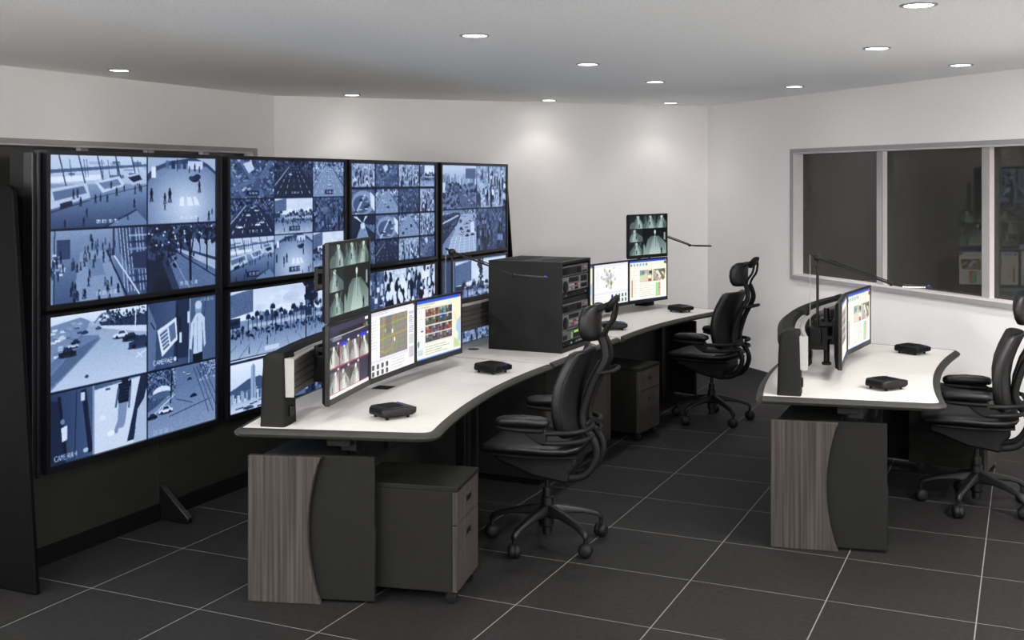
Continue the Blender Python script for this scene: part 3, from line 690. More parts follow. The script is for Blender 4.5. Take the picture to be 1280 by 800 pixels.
def ui_photos(seed):
    rg = np.random.default_rng(seed); p = Pic(320, 200, rgb(250, 247, 232), 3)
    p.rect(0, 0, 1, .05, rgb(24, 84, 226)); p.rect(0, .05, 1, .2, rgb(242, 238, 215)); p.rect(.93, .06, .99, .13, rgb(110, 40, 36)); p.rect(.96, .01, .99, .04, rgb(210, 60, 50))
    for k in range(6): p.ell(.05 + k * .08, .11, .025, .035, rg.choice([rgb(90, 160, 230), rgb(190, 170, 80), rgb(120, 120, 120)]), .8)
    txt(p, rg, .02, .23, .24, .9, .04, rgb(200, 196, 175), .7); p.rect(.06, .48, .085, .92, rgb(170, 110, 90))
    photo(p, rg, .27, .25, .61, .56, rgb(165, 178, 160), 14); p.poly([(.3, .4), (.45, .33), (.55, .55), (.27, .56)], rgb(214, 205, 180)); p.rect(.28, .26, .4, .38, rgb(100, 150, 145), .7); p.rect(.52, .28, .6, .36, rgb(50, 60, 50)); p.rect(.5, .48, .58, .55, rgb(180, 70, 60))
    photo(p, rg, .63, .25, .97, .56, rgb(170, 158, 130), 22); p.poly([(.66, .26), (.8, .26), (.96, .5), (.9, .56)], rgb(120, 108, 90)); p.poly([(.7, .3), (.76, .28), (.86, .46), (.8, .5)], rgb(226, 222, 210)); p.ell(.75, .42, .02, .03, rgb(40, 100, 220))
    txt(p, rg, .27, .7, .6, .95, .05, rgb(185, 182, 170), .95); p.rect(.7, .6, .775, .95, rgb(150, 226, 150)); p.rect(.775, .6, .83, .95, rgb(244, 168, 168))
    for k in range(8): p.rect(.775, .6 + k * .045, .775 + .05 * rg.random(), .62 + k * .045, rgb(232, 60, 70)); p.rect(.70, .61 + k * .045, .73, .62 + k * .045, rgb(40, 190, 60))
    p.rect(0, .985, 1, 1, rgb(60, 120, 210)); return to_lin(p.half())
def ui_plan(seed):
    rg = np.random.default_rng(seed); p = Pic(320, 200, rgb(250, 250, 252), 3); p.rect(0, 0, 1, .08, rgb(226, 226, 240)); p.rect(0, .68, 1, .73, rgb(222, 222, 240)); p.rect(.05, .14, .17, .6, rgb(232, 232, 236))
    for k in range(60): a = rg.normal(0, 1, 2); p.ell(.42 + a[0] * .07, .36 + a[1] * .13, rg.uniform(.01, .04), rg.uniform(.02, .05), rgb(*([rg.uniform(120, 220)] * 3)), .6)
    p.ell(.31, .14, .02, .04, rgb(190, 190, 60)); p.ell(.5, .48, .035, .06, rgb(150, 150, 70)); p.ell(.45, .2, .012, .02, rgb(220, 60, 60)); p.ell(.42, .42, .012, .02, rgb(220, 60, 60))
    txt(p, rg, .68, .97, .14, .62, .05, rgb(200, 200, 214), .9); p.rect(.66, .1, .67, .66, rgb(205, 205, 220)); p.rect(.5, .76, .56, .95, rgb(50, 40, 130))
    for r_ in range(2):
        for c in range(4): x = .62 + c * .095; y = .76 + r_ * .12; photo(p, rg, x, y, x + .055, y + .085, rgb(80, 110, 100), 5)
    txt(p, rg, .04, .45, .78, .95, .05, rgb(180, 180, 200), .9); return to_lin(p.half())
def thermal_tile(w, h, rg):
    p = Pic(w, h, .26); v = rg.uniform(.35, .65); k = rg.uniform(-.25, .25)
    p.noise(rg, .10, 7); p.poly([(0, .1), (v - .1, .12), (v - .3 + k, 1), (0, 1)], rg.uniform(.1, .45)); p.poly([(v + .1, .1), (1, 0), (1, 1), (v + .4, 1)], rg.uniform(.08, .4))
    p.poly([(v - .08, .12), (v + .1, .12), (1.15, .8), (1.1, 1), (-.1, 1), (-.1, .85)], .52); p.poly([(v - .05, .15), (v + .06, .15), (v + .45 + k, 1), (v - .35 + k, 1)], .66, .7); p.poly([(v - .02, .2), (v + .05, .2), (v + .3 + k, 1), (v - .1 + k, 1)], .82, .7)
    p.ell(v, .1, .1, .1, .97, .9); p.noise(rg, .06, 3); p.line(v, .15, v + k, .9, .02, .95, .6)
    for q in range(3): p.line(rg.uniform(0, 1), 0, rg.uniform(0, 1), .5, .03, rg.choice([.05, .8]), .7)
    p.person(rg.uniform(.2, .8), rg.uniform(.5, .95), .28, .03); return p
GREEN = np.array([[3, 6, 6], [30, 42, 40], [84, 104, 100], [150, 172, 166], [226, 238, 232]], float) / 255
def ui_green():
    p = Pic(300, 240, .0)
    L = [((0, 0, .35, .33), 1), ((.36, 0, .70, .33), 2), ((.70, 0, 1, .33), 3), ((0, .35, .35, .66), 4), ((0, .68, .35, 1), 5)]
    for (bx, sd) in L: p.paste(thermal_tile(100, 80, np.random.default_rng(sd + 40)), *bx)
    rg = np.random.default_rng(3); q = Pic(190, 160, .06); q.rect(0, .28, 1, .6, .2); q.poly([(.36, .25), (.64, .25), (.99, .6), (.99, 1), (.01, 1), (.01, .62)], .58); q.poly([(.44, .25), (.56, .25), (.78, 1), (.25, 1)], .74, .7); q.a[..., 0] *= (.75 + .5 * p.Y[:160, :190] / p.Y[:160, :190].max())
    q.rect(.3, .05, .75, .28, .12); q.noise(rg, .08, 4, (.1, 0, .9, .4)); q.ell(.5, .12, .04, .08, .95); q.line(.5, .2, .49, .75, .02, .85); q.line(.52, .3, .53, .7, .01, .2); q.rect(.88, .15, .95, .45, .7); q.person(.78, .98, .24, .02); q.poly([(.05, .5), (.2, .4), (.1, .75)], .1)
    p.paste(q, .36, .35, 1, 1); return tinted(p, GREEN)
def ui_alarm():
    p = Pic(320, 200, rgb(38, 38, 66), 3); rg = np.random.default_rng(7); p.rect(0, 0, 1, .09, rgb(52, 50, 74)); p.rect(.25, .1, .95, .16, rgb(16, 16, 24)); p.line(0, .17, 1, .16, .008, rgb(190, 190, 200)); p.rect(.9, .02, .98, .06, rgb(235, 235, 235)); p.rect(.86, .11, .9, .15, rgb(180, 40, 40)); p.rect(.92, .1, .97, .15, rgb(60, 170, 60)); p.rect(.08, .18, .3, .22, rgb(120, 130, 130))
    G3 = np.array([[20, 20, 20], [90, 90, 86], [150, 150, 146], [210, 210, 206], [250, 250, 250]], float) / 255
    for r_ in range(2):
        for c in range(4):
            if r_ == 1 and c == 3: continue
            q = thermal_tile(80, 70, np.random.default_rng(60 + r_ * 4 + c)); g = np.clip(q.a[..., 0], 0, 1) * 4; i = np.minimum(g.astype(int), 3); f = (g - i)[..., None]
            b = Pic(80, 70, 0, 3); b.a = G3[i] * (1 - f) + G3[i + 1] * f; x, y = c * .25, .24 + r_ * .36; p.paste(b, x + .01, y + .05, x + .245, y + .345); p.rect(x + .2, y + .01, x + .24, y + .04, rgb(220, 220, 230)); p.rect(x + .25, y, x + .256, y + .35, rgb(190, 20, 30))
    p.rect(.28, .27, .42, .32, rgb(40, 50, 240)); p.rect(.78, .24, .92, .29, rgb(40, 50, 240)); p.rect(0, .59, 1, .6, rgb(200, 20, 30)); p.rect(0, .94, 1, .95, rgb(200, 20, 30)); p.rect(0, .95, 1, 1, rgb(246, 246, 248)); return to_lin(p.half())
PICS['map'] = ui_map(1); PICS['thumbs'] = ui_thumbs(2); PICS['photos'] = ui_photos(3); PICS['plan'] = ui_plan(4); PICS['green'] = ui_green(); PICS['alarm'] = ui_alarm()

def screen_mesh(name, key, y0, y1, z0, z1, x):
    """grid in the plane x = const facing +x, picture left at y0, one vertex per picture element"""
    a = PICS[key]; h, w = a.shape[:2]
    me = bpy.data.meshes.new(name)
    ys = np.linspace(y0, y1, w); zs = np.linspace(z1, z0, h)
    Yg, Zg = np.meshgrid(ys, zs); co = np.stack([np.full(Yg.shape, x), Yg, Zg], -1).reshape(-1, 3)
    idx = np.arange(h * w).reshape(h, w)
    q = np.stack([idx[:-1, :-1], idx[1:, :-1], idx[1:, 1:], idx[:-1, 1:]], -1).reshape(-1, 4)
    me.vertices.add(h * w); me.vertices.foreach_set('co', co.ravel())
    me.loops.add(q.size); me.loops.foreach_set('vertex_index', q.ravel().astype(np.int32))
    me.polygons.add(len(q)); me.polygons.foreach_set('loop_start', np.arange(0, q.size, 4, dtype=np.int32))
    me.update(calc_edges=True); me.validate()
    at = me.attributes.new('picture', 'FLOAT_COLOR', 'POINT')
    at.data.foreach_set('color', np.concatenate([a, np.ones((h, w, 1))], -1).reshape(-1).astype(np.float32))
    me.materials.append(MATS['screen'])
    o = bpy.data.objects.new(name, me); COL.objects.link(o); return o

# ------------------------------------------------------------------ video wall
VX = -2.815
COLS = [(-.45, .757), (.876, 2.084), (2.166, 3.376), (3.487, 4.694)]
LAB = {'U0': 'upper wall display showing a mall concourse, a plaza and a tree lined road', 'U1': 'upper wall display split in nine street and mall views',
       'U2': 'upper wall display split in sixteen small views', 'U3': 'upper wall display at the far end with crowds and city avenues',
       'L0': 'lower wall display with parked cars and a man in a lift, CAMERA2', 'L1': 'lower wall display with palm trees above a harbour skyline',
       'L2': 'lower wall display with rooftops and a dense bright crowd', 'L3': 'lower wall display at the far end, partly behind the equipment rack'}
for c, (y0, y1) in enumerate(COLS):
    for row, (z0, z1) in (('U', (1.222, 1.938)), ('L', (.456, 1.166))):
        key = row + str(c); bw = .024
        t = thing('wall_display', 'large blue-tinted ' + LAB[key], 'display', (VX, (y0 + y1) / 2, z0), 0, 'displays of the video wall')
        hw = (y1 - y0) / 2; hh = z1 - z0
        fr = G()
        zt, zb = hh + (.020 if row == 'U' else .014), (-.022 if row == 'U' else -.026)
        for lo, hi in (((-.07, -hw - bw, zb), (.012, -hw, zt)), ((-.07, hw, zb), (.012, hw + bw, zt)), ((-.07, -hw, hh), (.012, hw, zt)), ((-.07, -hw, zb), (.012, hw, 0))): fr.box(lo, hi)
        fr.build('bezel', 'wall_bezel', t, smooth=0)
        G().box((-.075, -hw - bw * .5, zb + .01), (-.012, hw + bw * .5, zt - .01)).build('housing', 'black_plastic', t, smooth=0)
        s = screen_mesh('screen', key, -hw, hw, 0, hh, .0); s.parent = t

vw = thing('video_wall_stand', 'dark floor-standing cabinet carrying the wall of eight displays', 'cabinet', (VX, 2.1, 0))
def vbox(name, lo, hi, m, bevel=0.0):
    g = G().box((lo[0] - VX, lo[1] - 2.1, lo[2]), (hi[0] - VX, hi[1] - 2.1, hi[2])); return g.build(name, m, vw, smooth=0, bevel=bevel)
vbox('back_board', (-2.99, -.52, .0), (-2.892, 4.76, 1.93), 'black_plastic')
vbox('plinth', (-2.88, -.74, 0), (-2.822, 4.80, .085), 'black_plastic')
ys = [-.74, .31, 1.37, 2.43, 3.49, 4.80]
for a, b in zip(ys[:-1], ys[1:]): vbox('base_panel', (-2.88, a + .002, .085), (-2.836, b - .002, .445), 'wall_panel', .002)
for (a, b) in ((-.53, -.478), (.785, .848), (2.112, 2.138), (3.402, 3.460), (4.722, 4.76)):
    vbox('upright', (-2.892, a, .42), (VX - .02, b, 1.945), 'wall_bezel', .003)
    vbox('upright_rib', (VX - .021, (a + b) / 2 - .008, .42), (VX - .004, (a + b) / 2 + .008, 1.945), 'wall_bezel', .002)
g = G()
for k in range(52): g.box((-2.96 - VX, -.745 - 2.1, .10 + k * .032), (-2.945 - VX, -.53 - 2.1, .122 + k * .032))
tag(g.build('louvre', 'black_plastic', vw, smooth=0))
vbox('louvre_back', (-2.985, -.75, .05), (-2.962, -.53, 1.79), 'black_plastic')
vbox('cable_shelf', (-2.96, -.745, 1.09), (-2.88, -.53, 1.105), 'dark_panel')
def wing(y0, y1, prof):
    g = G().prism(rounded([(x - VX, z) for x, z in prof], [0, .01, .05, 0], 5), y0 - 2.1, y1 - 2.1, 'y'); return g.build('end_panel', 'wing_black', vw, bevel=.008)
wing(-.775, -.748, [(-3.25, 0), (-2.548, 0), (-2.69, 1.795), (-3.25, 1.795)])
wing(4.80, 4.83, [(-3.25, 0), (-2.72, 0), (-2.855, 1.80), (-3.25, 1.80)])
for y in (.335, 2.43):
    g = G().prism([(-2.83 - VX, 0), (-2.64 - VX, 0), (-2.635 - VX, .03), (-2.83 - VX, .19)], y - .018 - 2.1, y + .018 - 2.1, 'y'); g.build('foot', 'black_plastic', vw, bevel=.006)

# ------------------------------------------------------------------ consoles
Z_TOP = .74
def outline(kind):
    """desk outline, local: x 0 at the front corners, y along the desk; returns segments front, end far, back, end near"""
    front = []
    for k in range(33):
        y = -.945 + 1.89 * k / 32; front.append((-.078 * (1 - (y / .95) ** 2) - .002, y))
    back = []
    for k in range(25):
        y = 1.083 - 2.166 * k / 24; back.append((-.83 - .10 * (1 - (y / 1.083) ** 2), y))
    return front, back
def strip(g, pts, closed=False):
    """edge trim of round profile along the outline pts (counter-clockwise seen from above, so outward is to the right)"""
    n = len(pts); rings = []
    for i in range(n):
        a = Vector(pts[i - 1] if (i or closed) else pts[i]); b = Vector(pts[(i + 1) % n] if (i < n - 1 or closed) else pts[i])
        t = (b - a).normalized(); nn = Vector((t.y, -t.x)); p = Vector(pts[i])
        rings.append([(p.x + nn.x * o, p.y + nn.y * o, z) for o, z in ((-.004, .7415), (.010, .7405), (.024, .733), (.032, .722), (.026, .710), (.012, .7045), (-.004, .7035))])
    return g.loft(rings, cap=not closed, closed=closed)

def wood_poly(w=.325, h=.63, flip=1):
    """wood end panel outline (x from back, z): right edge bowed inwards"""
    pts = [(0, 0), (w, 0)]
    for k in range(1, 16):
        t = k / 15; z = h * t; pts.append((w - .058 * math.sin(PI * (t * .98 + .01)) ** .8 if 0 < t < 1 else w, z))
    pts.append((0, h)); return pts

def console(name, label, loc, rz, join_near=False, join_far=False):
    t = thing(name, label, 'desk', loc, rz, 'operator desks')
    front, back = outline(0)
    nb_, fb_ = back[-1], back[0]
    near = [tuple(np.array(nb_) * (1 - k / 6) + np.array(front[0]) * (k / 6)) for k in range(7)]
    far_ = [tuple(np.array(front[-1]) * (1 - k / 6) + np.array(fb_) * (k / 6)) for k in range(7)]
    fr = list(front)
    if not join_near: fr = rounded([near[5], front[0], front[2]], [0, .07, 0], 6)[1:-1] + fr[3:]
    if not join_far: fr = fr[:-3] + rounded([front[-3], front[-1], far_[1]], [0, .07, 0], 6)[1:-1]
    path = ([] if join_near else near[:5]) + fr + ([] if join_far else far_[2:])
    G().prism(fr + (far_[2:] if not join_far else [fb_]) + back[1:-1] + ([nb_] if join_near else near[:5]), .703, .7405).build('worktop', 'laminate', t, smooth=0)
    strip(G(), path).build('edge_trim', 'trim_charcoal', t, smooth=60)
    g = G(); strip(g, list(back)).build('back_trim', 'trim_charcoal', t, smooth=60)
    sl = math.atan2(.138, .83)
    for sgn, joined in ((-1, join_near), (1, join_far)):
        # end panels stand square to the end of the top
        P0 = Vector((-.83, sgn * 1.083)); dv = Vector((math.cos(sl), -sgn * math.sin(sl))); nv = Vector((math.sin(sl) * 1.0, sgn * math.cos(sl)))
        def endp(nm, x0, poly, o0, o1, m, z0=0.0, bevel=.004):
            g = G(); vs = []; n = len(poly)
            for o in (o0, o1):
                for (a, z) in poly:
                    q = P0 + dv * (x0 + a) + nv * o; vs.append((q.x, q.y, z + z0))
            fs = [tuple(range(n)), tuple(range(n, 2 * n))[::-1]] + [(i, n + i, n + (i + 1) % n, (i + 1) % n) for i in range(n)]
            if sgn > 0: fs = [f[::-1] for f in fs]
            g.add(vs, fs); return g.build(nm, m, t, smooth=30, bevel=bevel)
        if not joined:
            endp('wood_panel', .04, wood_poly(), -.004, .026, 'wood')
            endp('end_panel', .26, [(0, 0), (.335, 0), (.337, .30), (.332, .33), (.332, .62), (0, .62)], -.03, -.005, 'panel_charcoal', .012)
        else:
            endp('end_panel', .04, [(0, 0), (.36, 0), (.36, .62), (0, .62)], -.06, -.035, 'dark_panel', 0)
        # lifting column and bracket
        q = P0 + dv * .42 - nv * .30
        endp('lift_bracket', .36, [(0, 0), (.105, 0), (.105, .045), (0, .045)], -.10, -.075, 'dark_panel', .655)
        endp('lift_bracket_plate', .30, [(0, 0), (.20, 0), (.20, .008), (0, .008)], -.14, -.03, 'dark_panel', .698)
        G().box((q.x - .04, q.y - .03, .02), (q.x + .04, q.y + .03, .70)).build('lift_column', 'black_plastic', t, smooth=0, bevel=.006)
    # lower cabinet along the back, top left open behind a rail
    L = .98
    G().box((-.775, -L, .03), (-.76, L, .60)).build('back_panel', 'dark_panel', t, smooth=0, bevel=.002)
    G().box((-.76, -L, .03), (-.50, L, .045)).build('cabinet_floor', 'dark_panel', t, smooth=0)
    for k in range(3):
        a = -L + .02 + k * (2 * L - .04) / 3; b = a + (2 * L - .04) / 3 - .004
        d_ = G().box((-.50, a, .05), (-.482, b, .60)).build('door', 'dark_panel', t, smooth=0, bevel=.003)
    G().box((-.775, -L, .60), (-.48, L, .612)).build('cable_tray', 'dark_panel', t, smooth=0, bevel=.002)
    G().box((-.50, -L, .0), (-.485, L, .05)).build('plinth', 'black_plastic', t, smooth=0)
    G().box((-.44, -.90, .63), (-.37, .90, .69)).build('crossbeam', 'black_plastic', t, smooth=0)
    G().box((-.36, -.62, .58), (-.335, -.50, .70)).build('socket_box', 'black_plastic', t, smooth=0, bevel=.003)
    return t
DA = R(7.4)
CON = [('near left operator desk with light top, beside the low cabinet in the foreground', (-1.03, .752, 0), DA, False, True),
       ('far left operator desk beyond the equipment rack', (-1.03, 3.918, 0), -DA, True, False),
       ('right-hand operator desk standing alone in front of the window', (1.0, 2.335, 0), R(1.0), False, False)]
DESKS = [console('operator_desk', 'curved ' + a, b, c, d, e) for a, b, c, d, e in CON]

# middle unit carrying the rack
mu = thing('equipment_stand', 'straight desk unit with wood doors under the equipment rack', 'desk', (-1.165, 2.335, 0))
ML = .592
G().prism([(0, -ML), (0, ML), (-.83, ML), (-.83, -ML)], .703, .7405).build('worktop', 'laminate', mu, smooth=0)
strip(G(), [(0, -ML), (0, -.2), (0, .2), (0, ML)]).build('edge_trim', 'trim_charcoal', mu, smooth=60)
strip(G(), [(-.83, ML), (-.83, 0), (-.83, -ML)]).build('back_trim', 'trim_charcoal', mu, smooth=60)
G().box((-.78, -ML + .02, .04), (-.055, ML - .02, .69)).build('carcass', 'dark_panel', mu, smooth=0, bevel=.003)
G().box((-.74, -ML + .05, 0), (-.09, ML - .05, .04)).build('plinth', 'black_plastic', mu, smooth=0)
for k in range(2):
    a = -ML + .02 + k * (ML - .02); dd = G().box((-.054, a + .003, .05), (-.034, a + ML - .023, .505)).build('door', 'wood', mu, smooth=0, bevel=.002)
    G().box((-.035, (a + .5 if k == 0 else a + .03), .40), (-.028, (a + .53 if k == 0 else a + .06), .47)).build('pull', 'black_plastic', dd, smooth=0)
G().box((-.054, -ML + .02, .515), (-.036, ML - .02, .685)).build('fascia', 'panel_charcoal', mu, smooth=0, bevel=.002)
fc = G().lathe([(.035, 0), (.035, .006), (.02, .008)], (-.036, .50, .62), 16, 'x').build('socket', 'black_plastic', mu)
G().lathe([(.036, .7405), (.036, .7425), (.02, .743)], (-.655, -.285, 0), 24).build('cable_grommet', 'black_plastic', mu)

# ------------------------------------------------------------------ curved slat rails with posts
def rail_sweep(g, path, prof):
    """prof: (outward offset towards the operator, z) ring swept along path (x,y)"""
    rings = []
    n = len(path)
    for i in range(n):
        a = Vector(path[max(i - 1, 0)]); b = Vector(path[min(i + 1, n - 1)]); t = (b - a).normalized(); nn = Vector((t.y, -t.x)); p = Vector(path[i])
        rings.append([(p.x + nn.x * o, p.y + nn.y * o, z) for o, z in prof])
    return g.loft(rings)
def slat_profile():
    z0, z1 = .872, 1.028; pr = [(0, z0), (.040, z0)]
    for k in range(1, 5):
        z = z0 + (z1 - z0) * k / 5; pr += [(.040, z - .004), (.034, z - .002), (.034, z + .002), (.040, z + .004)]
    pr += [(.040, z1), (0, z1)]; return pr
def rail(label, loc, rz, path, posts, cover=True, lamp=None):
    t = thing('monitor_rail', label, 'rail', loc, rz, 'slatted monitor rails')
    rail_sweep(G(), path, slat_profile()).build('slat_rail', 'slat_alu', t, smooth=30)
    rail_sweep(G(), path, [(-.006, 1.028), (.044, 1.028), (.044, 1.034), (.026, 1.036), (.022, 1.031), (.014, 1.031), (.010, 1.036), (-.006, 1.036)]).build('top_strip', 'alu', t, smooth=30)
    for i, sg in ((0, -1), (len(path) - 1, 1)):
        p = Vector(path[i]); q = Vector(path[i + 1 if i == 0 else i - 1]); tt = (p - q).normalized() * .006; tv = (Vector(path[1]) - Vector(path[0]) if i == 0 else Vector(path[-1]) - Vector(path[-2])).normalized(); nn = Vector((tv.y, -tv.x))
        pol = [p - nn * .006, p + nn * .044, p + nn * .044 + tt, p - nn * .006 + tt]
        if sg > 0: pol = pol[::-1]
        G().prism([(v.x, v.y) for v in pol], .868, 1.037).build('end_cap', 'alu', t, smooth=0)
    if cover:
        rail_sweep(G(), path, [(-.095, .985), (-.008, .985), (-.008, 1.040), (-.02, 1.055), (-.07, 1.055), (-.095, 1.035)]).build('back_cover', 'panel_charcoal', t, smooth=30)
    for (x, y, rot) in posts:
        rings = []
        for z, w0, w1, hd in ((.7405, -.064, .054, .075), (.76, -.063, .053, .073), (.95, -.057, .049, .070), (1.035, -.052, .047, .068), (1.052, -.042, .046, .066), (1.062, -.022, .042, .062)):
            ring = rounded([(w0, -hd), (w1, -hd), (w1, hd), (w0, hd)], .018, 3)
            c, s_ = math.cos(rot), math.sin(rot); rings.append([(x + a * c - b * s_, y + a * s_ + b * c, z) for a, b in ring])
        po = G().loft(rings).build('post', 'panel_charcoal', t, smooth=40)
        c, s_ = math.cos(rot), math.sin(rot)
        G().obox((x + .058 * c, y + .058 * s_, .80), (.006, .05, .045), rot).build('socket', 'black_plastic', po, smooth=0, bevel=.002)
    return t
def arc_path(x_end, x_mid, yl, n=33):
    return [(x_mid + (x_end - x_mid) * (y / yl) ** 2, y) for y in np.linspace(-yl, yl, n)]
RP = arc_path(-.665, -.79, 1.0)
PO = [(-.713, -.955, R(6)), (-.815, 0, 0), (-.713, .955, R(-6))]
RAILS = [rail('curved grey slat rail on the near left desk, its pale end cap in front', CON[0][1], DA, RP, PO),
         rail('curved slat rail along the back of the far left desk', CON[1][1], -DA, RP, PO),
         rail('strongly foreshortened curved slat rail on the right-hand desk', CON[2][1], R(1.0), RP, PO),
         rail('straight slat rail behind the equipment rack', (-1.165, 2.335, 0), 0, [(-.68, y) for y in np.linspace(-.59, .59, 9)], [(-.70, .3, 0)], True)]

# ------------------------------------------------------------------ desk monitors
def monitor(label, P0, P1, zb, key, pole=True, upper=False, tall=None, grp='desk monitors'):
    """bottom edge P0 (near) to P1 (far), screen faces +x side"""
    P0 = Vector(P0); P1 = Vector(P1); w = (P1 - P0).length; dv = (P1 - P0).normalized(); rz = math.atan2(dv.y, dv.x) - PI / 2
    c = (P0 + P1) / 2; t = thing('desk_monitor', label, 'monitor', (c.x, c.y, zb), rz, grp)
    h = .36; hw = w / 2; b = .013; bb = .027
    g = G()
    for lo, hi in (((-.02, -hw, 0), (0, -hw + b, h)), ((-.02, hw - b, 0), (0, hw, h)), ((-.02, -hw + b, h - b), (0, hw - b, h)), ((-.02, -hw + b, 0), (0, hw - b, bb))): g.box(lo, hi)
    g.build('bezel', 'bezel', t, smooth=0, bevel=.0015, seg=1)
    G().loft([[( -.02, -hw + .002, .002), (-.02, hw - .002, .002), (-.02, hw - .002, h - .002), (-.02, -hw + .002, h - .002)], [(-.036, -hw + .012, .012), (-.036, hw - .012, .012), (-.036, hw - .012, h - .012), (-.036, -hw + .012, h - .012)], [(-.048, -hw * .6, .06), (-.048, hw * .6, .06), (-.048, hw * .6, h - .06), (-.048, -hw * .6, h - .06)]]).build('back_shell', 'black_plastic', t, smooth=20)
    s = screen_mesh('screen', key, -hw + b, hw - b, bb, h - b, -.005); s.parent = t
    # mount: plate, fork arm, pole with clamp
    G().box((-.064, -.06, h / 2 - .06), (-.047, .06, h / 2 + .06)).build('mount_plate', 'black_plastic', t, smooth=0, bevel=.003)
    g = G()
    for yy in (-.032, .032): g.box((-.155, yy - .012, h / 2 - .050), (-.06, yy + .012, h / 2 - .026)); g.box((-.155, yy - .012, h / 2 + .022), (-.06, yy + .012, h / 2 + .046))
    g.box((-.165, -.045, h / 2 - .058), (-.143, .045, h / 2 + .054)); g.build('arm', 'black_plastic', t, smooth=0, bevel=.004)
    if pole:
        x = -.098; z0 = .79 - zb; z1 = (h / 2 + .12) if tall is None else tall
        p = G().tube([(x, 0, z0), (x, 0, z1)], .0165, 14).build('pole', 'black_plastic', t)
        G().lathe([(.026, z0), (.026, z0 + .012), (.02, z0 + .016)], (x, 0, 0), 16).build('pole_foot', 'black_plastic', p)
        G().lathe([(.027, h / 2 - .06), (.027, h / 2 + .06)], (x, 0, 0), 16).build('pole_collar', 'black_plastic', p)
        G().box((x - .10, -.045, .875 - zb), (x + .012, .045, 1.0 - zb)).build('rail_clamp', 'black_plastic', t, smooth=0, bevel=.006)
    return t
ZB = .812
MD1 = [(-1.42, -.19), (-1.54, .352), (-1.594, .904), (-1.598, 1.459)]
MD2 = [(-1.645, 3.207), (-1.642, 3.762), (-1.54, 4.308), (-1.376, 4.838)]
MR = [(.494, 1.787), (.445, 2.34), (.508, 2.892)]
monitor('lower monitor with dark blue camera grid at the end of the near left desk', MD1[0], MD1[1], ZB, 'alarm', tall=.58)
monitor('upper monitor with green-tinted tunnel views above the near left desk', MD1[0], MD1[1], ZB + .365, 'green', pole=False)
monitor('middle monitor with a grey street map on the near left desk', MD1[1], MD1[2], ZB, 'map')
monitor('monitor with rows of small thumbnails beside a coast map on the near left desk', MD1[2], MD1[3], ZB, 'thumbs')
monitor('monitor mostly hidden behind the equipment rack on the far left desk', MD2[0], MD2[1], ZB, 'thumbs')
monitor('middle monitor with a pale floor plan on the far left desk', MD2[1], MD2[2], ZB, 'plan')
monitor('lower monitor with two photographs and a red-green list on the far left desk', MD2[2], MD2[3], ZB, 'photos', tall=.58)
monitor('upper monitor with green-tinted tunnel views above the far left desk', MD2[2], MD2[3], ZB + .365, 'green', pole=False)
monitor('near monitor seen almost edge-on on the right-hand desk', MR[0], MR[1], ZB - .008, 'thumbs')
monitor('far monitor with two photographs and a red-green list on the right-hand desk', MR[1], MR[2], ZB - .008, 'photos')

# ------------------------------------------------------------------ task lamps
def lamp(label, base, ang, lit=False):
    t = thing('task_lamp', label, 'lamp', (base[0], base[1], 0), ang, 'black task lamps')
    zt = 1.393
    G().tube([(0, 0, .98), (0, 0, 1.2), (0, 0, zt)], .0075, 10).build('pole', 'black_plastic', t)
    G().box((-.04, -.02, .93), (.02, .02, 1.01)).build('clamp', 'black_plastic', t, smooth=0, bevel=.004)
    G().lathe([(.012, -.018), (.019, -.014), (.019, .014), (.012, .018)], (0, 0, zt), 18, 'y').build('joint', 'black_plastic', t)
    ar = G().tube([(-.04, 0, zt + .02), (0, 0, zt), (.10, 0, zt - .032)], [.005, .008, .008], 10).build('arm_hub', 'black_plastic', t)
    G().tube([(.06, 0, zt - .02), (.383, 0, 1.264)], .0058, 10).build('arm', 'black_plastic', t)
    G().tube([(.06, 0, zt - .006), (.375, 0, 1.277)], .003, 8).build('arm_rod', 'soft_black', t)
    G().tube([(-.04, 0, zt + .02), (-.04, 0, 1.02)], .0016, 6).build('balance_wire', 'alu', t)
    G().lathe([(.006, -.012), (.011, -.009), (.011, .009), (.006, .012)], (.383, 0, 1.264), 14, 'y').build('elbow', 'black_plastic', t)
    hd = G().loft([[(x, -w, 1.258 + dz), (x, w, 1.258 + dz), (x, w, 1.258 + dz + th), (x, -w, 1.258 + dz + th)] for x, w, dz, th in ((.383, .010, 0, .010), (.42, .020, -.004, .012), (.45, .030, -.006, .013), (.56, .030, -.010, .012), (.585, .022, -.010, .010))]).build('head', 'black_plastic', t, smooth=30, bevel=.002)
    rg = G()
    for k in range(13): rg.box((.445 + k * .0088, -.0315, 1.2575 - .0055), (.4495 + k * .0088, .026, 1.2575 - .0005))
    rg.build('led_row', 'led_row' if lit else 'soft_black', hd, smooth=0)
    G().box((.565, -.008, 1.2615), (.577, .008, 1.264)).build('switch', 'violet_led', hd, smooth=0)
    return t
lamp('slim black jointed task lamp on the near left desk, before the video wall', (-1.70, 1.525), DA)
lamp('slim black jointed task lamp reaching out from behind the monitors of the far left desk', (-1.50, 4.72), R(45))
lamp('slim black jointed task lamp with lit white diodes over the right-hand desk', (.348, 1.9), 0.0, True)

